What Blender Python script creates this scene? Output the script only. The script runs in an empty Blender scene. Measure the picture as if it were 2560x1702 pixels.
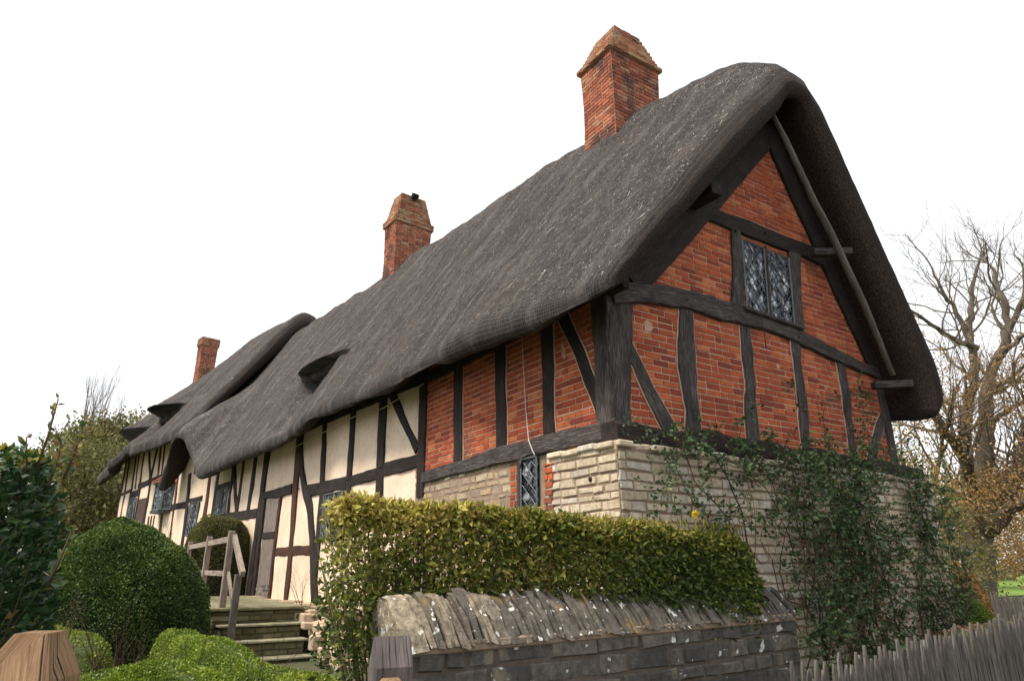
import bpy, math, random
import numpy as np
PI=math.pi
R=math.radians
scene=bpy.context.scene
C=scene.collection
rng=np.random.default_rng(7)
random.seed(7)
# ------------------------------------------------------------------ camera
PITCH=math.atan(559/1634.); YAW=R(32.4)
CAM=np.array([-4.34,-4.84,1.65])
cd=bpy.data.cameras.new('camera'); co=bpy.data.objects.new('camera',cd); C.objects.link(co)
co.location=CAM; co.rotation_euler=(PI/2+PITCH,0,-YAW)
cd.lens=22.98; cd.sensor_width=36; cd.clip_start=0.05; cd.clip_end=2000
scene.camera=co
# ------------------------------------------------------------------ world and sun
SUN_EL=R(56); SUN_DIR=np.array([-1.0,0.06])     # horizontal direction towards the sun
w=bpy.data.worlds.new('World'); scene.world=w; w.use_nodes=True
nt=w.node_tree; nt.nodes.clear()
sky=nt.nodes.new('ShaderNodeTexSky'); sky.sky_type='NISHITA'; sky.sun_disc=False
sky.sun_elevation=SUN_EL; sky.sun_rotation=math.atan2(SUN_DIR[0],SUN_DIR[1]); sky.dust_density=6; sky.air_density=1.0
hs=nt.nodes.new('ShaderNodeHueSaturation'); hs.inputs['Saturation'].default_value=0.12
mx=nt.nodes.new('ShaderNodeMix'); mx.data_type='RGBA'; mx.inputs[0].default_value=0.80
mx.inputs[7].default_value=(8.6,8.75,9.0,1)
bg=nt.nodes.new('ShaderNodeBackground'); bg.inputs[1].default_value=0.15
wo=nt.nodes.new('ShaderNodeOutputWorld')
nt.links.new(sky.outputs[0],hs.inputs['Color']); nt.links.new(hs.outputs[0],mx.inputs[6])
nt.links.new(mx.outputs[2],bg.inputs[0]); nt.links.new(bg.outputs[0],wo.inputs[0])
sl=bpy.data.lights.new('sun','SUN'); sl.energy=4.7; sl.angle=R(16); sl.color=(1,0.90,0.76)
so=bpy.data.objects.new('sun',sl); C.objects.link(so)
from mathutils import Vector
sd=Vector((SUN_DIR[0]*math.cos(SUN_EL),SUN_DIR[1]*math.cos(SUN_EL),math.sin(SUN_EL)))
so.rotation_euler=sd.to_track_quat('Z','Y').to_euler()
scene.view_settings.view_transform='Standard'; scene.view_settings.look='None'
scene.view_settings.exposure=0.15; scene.view_settings.gamma=1
scene.render.resolution_x=1024; scene.render.resolution_y=680

# ------------------------------------------------------------------ noise
def _h(ix,iy,iz,seed):
    n=(ix*374761393+iy*668265263+iz*2147483647+seed*974634777)&0xffffffff
    n=((n^(n>>13))*1274126177)&0xffffffff
    return ((n^(n>>16))&0xffff)/65535.0*2-1
def vn(p,sc=1.0,seed=0):
    p=np.atleast_2d(np.asarray(p,float))*sc
    i=np.floor(p).astype(np.int64); f=p-i; f=f*f*(3-2*f)
    r=0
    for dx in (0,1):
        for dy in (0,1):
            for dz in (0,1):
                wt=(f[:,0] if dx else 1-f[:,0])*(f[:,1] if dy else 1-f[:,1])*(f[:,2] if dz else 1-f[:,2])
                r=r+wt*_h(i[:,0]+dx,i[:,1]+dy,i[:,2]+dz,seed)
    return r
def sm(a,b,x):
    t=np.clip((np.asarray(x,float)-a)/(b-a),0,1); return t*t*(3-2*t)
def nrm(v): 
    v=np.asarray(v,float); return v/np.maximum(np.linalg.norm(v,axis=-1,keepdims=True),1e-9)

# ------------------------------------------------------------------ materials
MATS={}
def newmat(name):
    m=bpy.data.materials.new(name); m.use_nodes=True; MATS[name]=m
    return m,m.node_tree,m.node_tree.nodes['Principled BSDF']
def N(nt,t,**k):
    n=nt.nodes.new(t)
    for a,b in k.items():
        if a in n.inputs.keys(): n.inputs[a].default_value=b
        else: setattr(n,a,b)
    return n
def ramp(nt,src,stops,link=None):
    r=nt.nodes.new('ShaderNodeValToRGB'); e=r.color_ramp.elements
    while len(e)<len(stops): e.new(0.5)
    for q,(p,c) in zip(e,stops): q.position=p; q.color=(*c,1)
    nt.links.new(src,r.inputs[0]); return r.outputs[0]
def attr(nt,name,vec=False):
    a=nt.nodes.new('ShaderNodeAttribute'); a.attribute_name=name
    return a.outputs['Vector'] if vec else a.outputs['Fac']
def obj_co(nt): return nt.nodes.new('ShaderNodeTexCoord').outputs['Object']
def noise(nt,co,scale,detail=4,rough=.55,stretch=None):
    if stretch:
        mp=nt.nodes.new('ShaderNodeMapping'); mp.inputs['Scale'].default_value=stretch; nt.links.new(co,mp.inputs[0]); co=mp.outputs[0]
    n=nt.nodes.new('ShaderNodeTexNoise'); n.inputs['Scale'].default_value=scale; n.inputs['Detail'].default_value=detail; n.inputs['Roughness'].default_value=rough
    nt.links.new(co,n.inputs['Vector']); return n.outputs[0]
def mix(nt,fac,a,b,mode='MIX'):
    m=nt.nodes.new('ShaderNodeMix'); m.data_type='RGBA'; m.blend_type=mode; m.clamp_factor=True
    for s,i in ((fac,0),(a,6),(b,7)):
        if hasattr(s,'links') or isinstance(s,bpy.types.NodeSocket): nt.links.new(s,m.inputs[i])
        elif i==0: m.inputs[0].default_value=s
        else: m.inputs[i].default_value=(*s,1)
    return m.outputs[2]
def bump(nt,h,b,strength=.5,dist=.02,prev=None):
    n=nt.nodes.new('ShaderNodeBump'); n.inputs['Strength'].default_value=strength; n.inputs['Distance'].default_value=dist
    nt.links.new(h,n.inputs['Height'])
    if prev is not None: nt.links.new(prev,n.inputs['Normal'])
    if b is not None: nt.links.new(n.outputs[0],b.inputs['Normal'])
    return n.outputs[0]
def math_(nt,op,a,b=0.0):
    m=nt.nodes.new('ShaderNodeMath'); m.operation=op
    for s,i in ((a,0),(b,1)):
        if isinstance(s,bpy.types.NodeSocket): nt.links.new(s,m.inputs[i])
        else: m.inputs[i].default_value=s
    return m.outputs[0]

def mat_masonry(name,stops,dirt=(0.05,0.045,0.04),dirt_amt=.5,bs=.6,nscale=14,stain=None,spots=None):
    m,nt,b=newmat(name); co=obj_co(nt)
    c=ramp(nt,attr(nt,'rnd'),stops)
    n1=noise(nt,co,nscale,6,.65); n2=noise(nt,co,2.2,3)
    c=mix(nt,math_(nt,'MULTIPLY',ramp(nt,n1,[(.38,(0,0,0)),(.72,(1,1,1))]),dirt_amt),c,dirt)
    c=mix(nt,ramp(nt,n2,[(.35,(.0,.0,.0)),(.7,(.35,.35,.35))]),c,tuple(x*.6 for x in stops[0][1]))
    if stain: c=mix(nt,ramp(nt,noise(nt,co,stain[1],4,.6),[(stain[2],(0,0,0)),(stain[2]+.09,(.9,.9,.9))]),c,stain[0])
    if spots: c=mix(nt,ramp(nt,noise(nt,co,spots[1],3,.5),[(spots[2],(0,0,0)),(spots[2]+.03,(1,1,1))]),c,spots[0])
    nt.links.new(c,b.inputs['Base Color']); b.inputs['Roughness'].default_value=.92; b.inputs['Specular IOR Level'].default_value=.2
    bump(nt,noise(nt,co,60,8,.7),b,bs,.012)
    return m
BRK=[(0,(.22,.048,.030)),(.18,(.33,.066,.032)),(.4,(.42,.088,.037)),(.7,(.49,.112,.043)),(.9,(.56,.15,.055)),(1,(.58,.21,.095))]
mat_masonry('brick',BRK,dirt=(.13,.05,.035),dirt_amt=.6,stain=((.20,.075,.05),1.5,.60),spots=((.50,.30,.22),3.1,.70))
mat_masonry('chimney_brick',[(0,(.20,.06,.04)),(.4,(.38,.11,.06)),(.75,(.50,.16,.09)),(1,(.45,.27,.17))],dirt=(.10,.06,.045),dirt_amt=.7,stain=((.07,.045,.04),1.5,.53))
mat_masonry('chimney_cap_brick',[(0,(.24,.075,.045)),(.5,(.40,.14,.08)),(.8,(.42,.22,.14)),(1,(.40,.30,.20))],dirt=(.13,.10,.06),dirt_amt=.8,stain=((.30,.28,.13),5,.56))
mat_masonry('mortar',[(0,(.56,.36,.26)),(1,(.56,.36,.26))],dirt=(.38,.22,.15),dirt_amt=.6,bs=.4)
mat_masonry('stone_mortar',[(0,(.30,.22,.16)),(1,(.30,.22,.16))],dirt=(.14,.10,.075),dirt_amt=.6,bs=.6)
mat_masonry('limestone',[(0,(.50,.42,.31)),(.35,(.64,.54,.40)),(.6,(.70,.61,.46)),(.8,(.70,.66,.58)),(1,(.48,.42,.37))],dirt=(.24,.18,.12),dirt_amt=.75,bs=.9,nscale=22)
mat_masonry('rubble_stone',[(0,(.34,.28,.22)),(.35,(.52,.39,.22)),(.6,(.62,.54,.38)),(.8,(.42,.33,.24)),(1,(.30,.24,.19))],dirt=(.14,.10,.075),dirt_amt=.7,bs=.9,nscale=22)
mat_masonry('dark_mortar',[(0,(.13,.105,.085)),(1,(.13,.105,.085))],dirt=(.06,.05,.04),dirt_amt=.7,bs=.8)
mat_masonry('weathered_stone',[(0,(.085,.082,.08)),(.4,(.14,.13,.115)),(.8,(.22,.19,.15)),(1,(.11,.105,.10))],dirt=(.04,.04,.042),dirt_amt=.9,bs=1,nscale=16,stain=((.22,.19,.14),2.4,.58),spots=((.62,.62,.60),9,.66))
mat_masonry('coping_stone',[(0,(.12,.105,.09)),(.3,(.19,.165,.135)),(.55,(.10,.09,.082)),(.8,(.32,.27,.20)),(1,(.44,.37,.26))],dirt=(.05,.045,.04),dirt_amt=.95,bs=1,nscale=18,stain=((.24,.17,.07),3.0,.60),spots=((.66,.66,.63),16,.635))
mat_masonry('step_stone',[(0,(.11,.10,.06)),(.7,(.20,.18,.10)),(1,(.42,.40,.28))],dirt=(.05,.055,.022),dirt_amt=.75,bs=.8,nscale=9)
mat_masonry('clay_tile',[(0,(.30,.12,.08)),(1,(.42,.17,.10))],dirt=(.12,.08,.06),dirt_amt=.5)

def mat_timber(name,dark,mid,light,lightpos=.78):
    m,nt,b=newmat(name); co=attr(nt,'gr',True)
    g=noise(nt,co,6,6,.7,(1.2,16,16)); g2=noise(nt,co,3,3,.6,(.8,2.5,2.5))
    c=ramp(nt,g,[(.30,dark),(.52,mid),(lightpos,light)])
    c=mix(nt,ramp(nt,g2,[(.35,(.65,.65,.65)),(.6,(0,0,0))]),c,dark)
    crack=ramp(nt,noise(nt,co,4,2,.4,(.7,26,26)),[(.30,(1,1,1)),(.36,(0,0,0))])
    c=mix(nt,crack,c,(.008,.006,.006))
    nt.links.new(c,b.inputs['Base Color']); b.inputs['Roughness'].default_value=.8; b.inputs['Specular IOR Level'].default_value=.25
    bump(nt,g,b,.9,.02)
mat_timber('dark_oak',(.009,.006,.006),(.028,.020,.018),(.085,.065,.058),.74)
mat_timber('grey_oak',(.018,.014,.014),(.070,.058,.055),(.22,.20,.19),.70)
mat_timber('brown_oak',(.028,.012,.008),(.075,.032,.018),(.14,.075,.045))
mat_timber('pale_wood',(.16,.12,.10),(.32,.26,.22),(.48,.42,.38),.74)
mat_timber('paling_wood',(.055,.047,.04),(.15,.135,.12),(.30,.28,.25),.72)
mat_timber('post_brown',(.17,.095,.05),(.33,.20,.11),(.44,.30,.18),.74)
mat_timber('post_grey',(.07,.06,.058),(.15,.125,.12),(.24,.21,.20),.76)
mat_timber('bark',(.06,.05,.038),(.15,.125,.095),(.25,.22,.17),.75)
mat_timber('twig',(.05,.03,.02),(.10,.065,.045),(.18,.13,.09),.75)
mat_timber('green_stem',(.05,.05,.02),(.10,.10,.04),(.18,.17,.08),.75)

m,nt,b=newmat('plaster'); co=obj_co(nt)
c=mix(nt,ramp(nt,noise(nt,co,1.5,4,.6),[(.35,(0,0,0)),(.7,(1,1,1))]),(.74,.60,.47),(.67,.525,.395))
c=mix(nt,ramp(nt,noise(nt,co,9,6,.7),[(.5,(0,0,0)),(.8,(.5,.5,.5))]),c,(.54,.42,.30))
c=mix(nt,ramp(nt,noise(nt,co,3,6,.7,(1,1,.25)),[(.52,(0,0,0)),(.74,(.5,.5,.5))]),c,(.40,.29,.19))
cr=ramp(nt,noise(nt,co,2.6,7,.55),[(.492,(0,0,0)),(.5,(.55,.55,.55)),(.508,(0,0,0))])
c=mix(nt,cr,c,(.30,.21,.14))
nt.links.new(c,b.inputs['Base Color']); b.inputs['Roughness'].default_value=.9
bump(nt,noise(nt,co,18,5,.6),b,.25,.02)

m,nt,b=newmat('thatch'); co=attr(nt,'gr',True); oc=obj_co(nt)
st=noise(nt,co,5,7,.78,(9,1.3,1)); big=noise(nt,oc,.9,5,.65); med=noise(nt,co,1.3,6,.68,(2.6,.36,1)); fine=noise(nt,oc,60,4,.75)
c=ramp(nt,st,[(.34,(.014,.011,.011)),(.47,(.044,.037,.035)),(.58,(.098,.084,.078)),(.74,(.30,.27,.25))])
c=mix(nt,ramp(nt,med,[(.38,(.88,.88,.88)),(.50,(0,0,0))]),c,(.028,.024,.024))
c=mix(nt,ramp(nt,med,[(.50,(0,0,0)),(.64,(.72,.72,.72))]),c,(.23,.21,.20))
c=mix(nt,ramp(nt,big,[(.50,(0,0,0)),(.64,(.55,.55,.55))]),c,(.10,.070,.045))
c=mix(nt,ramp(nt,noise(nt,oc,2.3,5,.7),[(.53,(0,0,0)),(.66,(.65,.65,.65))]),c,(.022,.020,.022))
c=mix(nt,ramp(nt,noise(nt,oc,28,5,.8),[(.58,(0,0,0)),(.70,(.8,.8,.8))]),c,(.30,.27,.24))
c=mix(nt,ramp(nt,fine,[(.42,(.8,.8,.8)),(.56,(0,0,0))]),c,(.04,.034,.034))
# wire netting over the straw
mp=nt.nodes.new('ShaderNodeMapping'); mp.inputs['Scale'].default_value=(31,22,1); nt.links.new(co,mp.inputs[0])
vo=nt.nodes.new('ShaderNodeTexVoronoi'); vo.feature='DISTANCE_TO_EDGE'; vo.voronoi_dimensions='2D'; vo.inputs['Scale'].default_value=1; vo.inputs['Randomness'].default_value=.12
nt.links.new(mp.outputs[0],vo.inputs['Vector'])
net=ramp(nt,vo.outputs['Distance'],[(.05,(.34,.34,.34)),(.14,(0,0,0))])
c=mix(nt,net,c,(.24,.24,.245))
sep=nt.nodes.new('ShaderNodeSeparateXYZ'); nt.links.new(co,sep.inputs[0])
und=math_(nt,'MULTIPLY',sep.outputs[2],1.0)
shaded_ends=ramp(nt,noise(nt,oc,55,4,.7),[(.35,(.012,.008,.008)),(.52,(.042,.030,.026)),(.72,(.12,.092,.078))])  # brown cut reed ends, with underside and verge shade painted into the colour
c=mix(nt,1.0,c,(.82,.81,.83),'MULTIPLY'); c=mix(nt,und,c,shaded_ends)
nt.links.new(c,b.inputs['Base Color']); b.inputs['Roughness'].default_value=.95; b.inputs['Specular IOR Level'].default_value=.12
n1=bump(nt,med,None,.8,.10); n2=bump(nt,st,None,.9,.035,n1); bump(nt,fine,b,.8,.015,n2)

m,nt,b=newmat('straw')
c=ramp(nt,attr(nt,'rnd'),[(0,(.05,.042,.038)),(.4,(.16,.14,.125)),(.7,(.34,.30,.26)),(.9,(.60,.54,.45)),(1,(.80,.76,.66))])
nt.links.new(c,b.inputs['Base Color']); b.inputs['Roughness'].default_value=.7

def mat_leaf(name,stops,trans=.3,rough=.5,spec=.35):
    m,nt,b=newmat(name)
    c=ramp(nt,attr(nt,'rnd'),stops)
    nt.links.new(c,b.inputs['Base Color']); b.inputs['Roughness'].default_value=rough; b.inputs['Specular IOR Level'].default_value=spec
    tr=nt.nodes.new('ShaderNodeBsdfTranslucent'); nt.links.new(c,tr.inputs[0])
    ms=nt.nodes.new('ShaderNodeMixShader'); ms.inputs[0].default_value=trans
    nt.links.new(b.outputs[0],ms.inputs[1]); nt.links.new(tr.outputs[0],ms.inputs[2])
    nt.links.new(ms.outputs[0],nt.nodes['Material Output'].inputs[0])
mat_leaf('leaf_hedge',[(0,(.030,.055,.012)),(.35,(.095,.130,.022)),(.6,(.21,.22,.036)),(.78,(.33,.28,.06)),(.9,(.30,.18,.065)),(1,(.55,.50,.12))])
mat_leaf('leaf_topiary',[(0,(.014,.035,.009)),(.4,(.042,.085,.016)),(.75,(.095,.155,.026)),(1,(.18,.23,.045))],.15)
mat_leaf('leaf_box',[(0,(.05,.08,.010)),(.4,(.11,.17,.016)),(.75,(.20,.27,.025)),(1,(.33,.38,.05))],.25)
mat_leaf('leaf_laurel',[(0,(.012,.032,.013)),(.5,(.030,.072,.022)),(.78,(.075,.14,.04)),(.86,(.20,.085,.045)),(.93,(.16,.18,.03)),(1,(.40,.34,.04))],.22,.3,.5)
mat_leaf('leaf_rose',[(0,(.024,.045,.018)),(.5,(.055,.10,.036)),(.82,(.12,.175,.06)),(.93,(.20,.20,.07)),(1,(.24,.12,.04))],.2,.45)
mat_leaf('leaf_autumn',[(0,(.13,.08,.03)),(.4,(.29,.17,.06)),(.75,(.42,.25,.085)),(1,(.48,.34,.13))],.4)
mat_leaf('leaf_olive',[(0,(.05,.055,.018)),(.5,(.115,.115,.035)),(1,(.22,.19,.06))],.35)
mat_leaf('leaf_green',[(0,(.03,.06,.015)),(.5,(.08,.12,.028)),(1,(.16,.17,.05))],.35)
mat_leaf('leaf_litter',[(0,(.09,.05,.025)),(.5,(.20,.12,.06)),(1,(.30,.20,.12))],.1)
mat_leaf('rose_bloom',[(0,(.85,.60,.05)),(1,(.9,.7,.1))],.3)
def mat_flat(name,col,rough=.8,var=.25,scale=8,metal=0):
    m,nt,b=newmat(name); co=obj_co(nt)
    c=mix(nt,ramp(nt,noise(nt,co,scale,5,.6),[(.35,(0,0,0)),(.7,(1,1,1))]),col,tuple(x*(1-var) for x in col))
    nt.links.new(c,b.inputs['Base Color']); b.inputs['Roughness'].default_value=rough; b.inputs['Metallic'].default_value=metal
    bump(nt,noise(nt,co,scale*3,4),b,.4,.02)
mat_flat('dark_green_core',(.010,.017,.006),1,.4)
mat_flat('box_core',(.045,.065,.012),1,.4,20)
mat_flat('lead',(.12,.145,.16),.55,.3,20,.3)
mat_flat('iron',(.03,.035,.04),.6,.2)
mat_flat('cable',(.55,.50,.48),.6,.1)
mat_flat('soot',(.012,.010,.010),.95,.2)
mat_flat('door_paint',(.20,.16,.14),.7,.35,6)
mat_flat('dark_door',(.06,.022,.014),.7,.35,6)
mat_flat('window_interior',(.02,.02,.022),.9,.3)
mat_flat('rough_render',(.50,.38,.28),.95,.35,10)
m,nt,b=newmat('glass_pane'); co=obj_co(nt)
nn=noise(nt,co,8,2,.5)
b.inputs['Base Color'].default_value=(.13,.14,.16,1); b.inputs['Metallic'].default_value=.45; b.inputs['Roughness'].default_value=.06; b.inputs['Specular IOR Level'].default_value=1.0
b.inputs['Coat Weight'].default_value=.0; b.inputs['Coat Roughness'].default_value=.04
bb=bump(nt,nn,b,1.0,.10); nt.links.new(bb,b.inputs['Coat Normal'])
nt.links.new(ramp(nt,attr(nt,'rnd'),[(0,(.02,.025,.035)),(.45,(.07,.08,.10)),(.75,(.20,.22,.26)),(1,(.55,.58,.62))]),b.inputs['Base Color'])
m,nt,b=newmat('ground'); co=obj_co(nt)
c=mix(nt,ramp(nt,noise(nt,co,6,6,.65),[(.35,(0,0,0)),(.65,(1,1,1))]),(.05,.042,.03),(.085,.075,.045))
c=mix(nt,ramp(nt,noise(nt,co,.5,4,.6),[(.4,(0,0,0)),(.55,(.8,.8,.8))]),c,(.06,.085,.02))
nt.links.new(c,b.inputs['Base Color']); b.inputs['Roughness'].default_value=1
bump(nt,noise(nt,co,30,6,.7),b,.6,.03)
m,nt,b=newmat('lawn'); co=obj_co(nt)
c=mix(nt,ramp(nt,noise(nt,co,3,5,.65),[(.3,(0,0,0)),(.7,(1,1,1))]),(.09,.17,.02),(.16,.25,.03))
nt.links.new(c,b.inputs['Base Color']); b.inputs['Roughness'].default_value=1
bump(nt,noise(nt,co,60,6,.7),b,.6,.03)
m,nt,b=newmat('asphalt'); co=obj_co(nt)
c=mix(nt,ramp(nt,noise(nt,co,40,6,.7),[(.35,(0,0,0)),(.65,(1,1,1))]),(.045,.045,.045),(.075,.072,.068))
nt.links.new(c,b.inputs['Base Color']); b.inputs['Roughness'].default_value=.9

# ------------------------------------------------------------------ object helpers
def tag(o,label=None,cat=None,group=None,kind=None):
    if label: o['label']=label
    if cat: o['category']=cat
    if group: o['group']=group
    if kind: o['kind']=kind
    return o
def empty(name,loc,label,cat,group=None):
    o=bpy.data.objects.new(name,None); C.objects.link(o); o.location=loc; o.empty_display_size=.2
    return tag(o,label,cat,group)
def link(o,parent):
    C.objects.link(o)
    if parent is not None:
        o.parent=parent
        l=Vector((0,0,0)); p=parent
        while p is not None: l+=Vector(p.location); p=p.parent
        o.location=-l     # geometry is written in world metres
    return o
class MB:
    def __init__(s): s.v=[];s.f=[];s.r=[];s.g=[];s.sm=[]
    def add(s,vs,fs,rnd=.5,gr=None,smooth=False):
        o=len(s.v); vs=[tuple(map(float,x)) for x in vs]; s.v+=vs
        s.f+=[tuple(i+o for i in f) for f in fs]; s.sm+=[smooth]*len(fs)
        s.r+=[rnd]*len(vs) if np.isscalar(rnd) else list(rnd)
        s.g+=[tuple(map(float,x)) for x in gr] if gr is not None else vs
    def build(s,name,mat,parent=None):
        me=bpy.data.meshes.new(name); me.from_pydata(s.v,[],s.f); me.materials.append(MATS[mat])
        a=me.attributes.new('rnd','FLOAT','POINT'); a.data.foreach_set('value',np.array(s.r,np.float32))
        a=me.attributes.new('gr','FLOAT_VECTOR','POINT'); a.data.foreach_set('vector',np.array(s.g,np.float32).ravel())
        me.polygons.foreach_set('use_smooth',np.array(s.sm,bool)); me.update()
        return link(bpy.data.objects.new(name,me),parent)
def nmesh(name,V,F,mat,parent=None,rnd=None,gr=None,smooth=False):
    """V (n,3) F (m,k) arrays"""
    me=bpy.data.meshes.new(name); n=len(V); k=F.shape[1]
    me.vertices.add(n); me.vertices.foreach_set('co',np.asarray(V,np.float32).ravel())
    me.loops.add(F.size); me.loops.foreach_set('vertex_index',F.astype(np.int32).ravel())
    me.polygons.add(len(F)); me.polygons.foreach_set('loop_start',np.arange(0,F.size,k,dtype=np.int32))
    me.polygons.foreach_set('use_smooth',np.full(len(F),smooth)); me.materials.append(MATS[mat])
    if rnd is not None:
        a=me.attributes.new('rnd','FLOAT','POINT'); a.data.foreach_set('value',np.asarray(rnd,np.float32))
    if gr is not None:
        a=me.attributes.new('gr','FLOAT_VECTOR','POINT'); a.data.foreach_set('vector',np.asarray(gr,np.float32).ravel())
    me.update(calc_edges=True); me.validate()
    return link(bpy.data.objects.new(name,me),parent)
def leaves(name,P,D,size,aspect,rnd,mat,parent=None,kind=None):
    P=np.asarray(P,float); n=len(P); D=nrm(D)
    q=nrm(rng.normal(size=(n,3))); S=nrm(np.cross(D,q)); U=np.cross(S,D)
    L=np.asarray(size)*np.ones(n); L=L[:,None]; W=L*aspect*.5
    a=P; b=P+D*L*.5+S*W+U*L*.08; c=P+D*L-U*L*.05; d=P+D*L*.5-S*W+U*L*.08
    V=np.stack([a,b,c,d],1).reshape(-1,3); F=np.arange(4*n).reshape(n,4)
    r=np.repeat(np.clip(rnd,0,1),4)
    o=nmesh(name,V,F,mat,parent,rnd=r)
    if kind: o['kind']=kind
    return o
def tube(mb,pts,rad,sides=6,rnd=.5,smooth=True,cap=True):
    pts=np.asarray(pts,float); n=len(pts); rad=np.ones(n)*rad
    t=np.gradient(pts,axis=0) if n>2 else np.repeat((pts[1]-pts[0])[None],2,0); t=nrm(t)
    ref=np.array([0,0,1.]) if abs(t[0][2])<.8 else np.array([1.,0,0])
    vs=[];gr=[]; L=0; x=nrm(np.cross(t[0],ref))
    for i in range(n):
        x=nrm(x-t[i]*(x@t[i])); y=np.cross(t[i],x)
        if i: L+=np.linalg.norm(pts[i]-pts[i-1])
        for k in range(sides):
            a=2*PI*k/sides; vs.append(pts[i]+rad[i]*(math.cos(a)*x+math.sin(a)*y)); gr.append((L,math.cos(a)*rad[i],math.sin(a)*rad[i]))
    fs=[(i*sides+k,i*sides+(k+1)%sides,(i+1)*sides+(k+1)%sides,(i+1)*sides+k) for i in range(n-1) for k in range(sides)]
    if cap: fs+=[tuple(range(sides))[::-1],tuple((n-1)*sides+k for k in range(sides))]
    mb.add(vs,fs,rnd,gr,smooth)
def box(mb,c,ax,ay,az,hx,hy,hz,bev=.008,rnd=.5,L=None):
    """bevelled box; ax is the long (grain) axis"""
    c=np.array(c,float); ax,ay,az=nrm(ax),nrm(ay),nrm(az)
    vs=[];gr=[]
    prof=[(-1,-1,0),(-1,-1,1),(1,-1,1),(1,-1,0),(1,1,0),(1,1,1),(-1,1,1),(-1,1,0)]
    def sect(x,ins):
        P=[(-hy+ins,-hz+bev),(-hy+bev,-hz+ins),(hy-bev,-hz+ins),(hy-ins,-hz+bev),(hy-ins,hz-bev),(hy-bev,hz-ins),(-hy+bev,hz-ins),(-hy+ins,hz-bev)]
        for y,z in P: vs.append(c+ax*x+ay*y+az*z); gr.append((x+rnd*7,y+rnd*3,z))
    sect(-hx,bev); sect(-hx+bev,0); sect(hx-bev,0); sect(hx,bev)
    fs=[(i*8+k,i*8+(k+1)%8,(i+1)*8+(k+1)%8,(i+1)*8+k) for i in range(3) for k in range(8)]
    fs+=[tuple(range(8))[::-1],tuple(24+k for k in range(8))]
    mb.add(vs,fs,rnd,gr)

# frames: walls in plan.  out = outward (towards the viewer's side)
class Fr:
    def __init__(s,o,d,n): s.o=np.array(o,float); s.d=np.array(d,float); s.n=np.array(n,float)
    def p(s,a,z,out=0): return s.o+s.d*a-s.n*out+np.array([0,0,z])
def ang(a): a=R(a); d=(-math.sin(a),math.cos(a),0); return d,(d[1],-d[0],0)
FA=Fr((-.1,0,0),*ang(0)); FB=Fr((-.1,4.6,0),*ang(4.8))
c0=FB.p(13,0); FC=Fr(c0,*ang(12)); FG=Fr((0,0,0),(1,0,0),(0,1,0))

def beam(fr,pts,w,out=.03,back=-.06,seed=0,name='timber_post',mat='dark_oak',wob=.012,parent=None,round_=.012,fillet=False):
    pts0=pts; w0=np.array(w,float)
    pts=np.array(pts,float); w=np.interp(np.arange(len(pts)),np.arange(len(np.atleast_1d(w))),np.atleast_1d(w)) if np.ndim(w) else np.full(len(pts),w)
    seg=np.r_[0,np.cumsum(np.linalg.norm(np.diff(pts,axis=0),axis=1))]; n=max(3,int(seg[-1]/.09)+1)
    t=np.linspace(0,seg[-1],n); P=np.stack([np.interp(t,seg,pts[:,0]),np.interp(t,seg,pts[:,1])],1); W=np.interp(t,seg,w)
    for _ in range(3):
        if n>4: P[1:-1]=(P[:-2]+2*P[1:-1]+P[2:])/4
    T=nrm(np.gradient(P,axis=0)); Nn=np.stack([-T[:,1],T[:,0]],1)
    q=np.stack([t,t*0+seed*3.7,t*0],1)
    e1=W/2+wob*(vn(q,2.2,seed)+.6*vn(q,7,seed+1)); e2=W/2+wob*(vn(q,2.4,seed+2)+.6*vn(q,8,seed+3))
    oo=out+.35*wob*vn(q,5,seed+4)
    mb=MB(); vs=[];gr=[]; b=round_
    for i in range(n):
        for (k,o_) in ((-e2[i],back),(-e2[i],oo[i]-b),(-e2[i]+b,oo[i]),(0,oo[i]+.004),(e1[i]-b,oo[i]),(e1[i],oo[i]-b),(e1[i],back)):
            pp=P[i]+Nn[i]*k; vs.append(fr.p(pp[0],pp[1],o_)); gr.append((t[i]+seed*1.3,k+seed*.7,o_))
    K=7; fs=[(i*K+k,i*K+(k+1)%K,(i+1)*K+(k+1)%K,(i+1)*K+k) for i in range(n-1) for k in range(K)]
    fs+=[tuple(range(K))[::-1],tuple((n-1)*K+k for k in range(K))]
    mb.add(vs,fs,.5,gr)
    if fillet:
        beam(fr,pts0,w0+.028,out=.013,back=-.02,seed=seed,name='mortar_fillet',mat='mortar',wob=wob,parent=parent,round_=.004)
    return mb.build(name,mat,parent)

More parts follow.
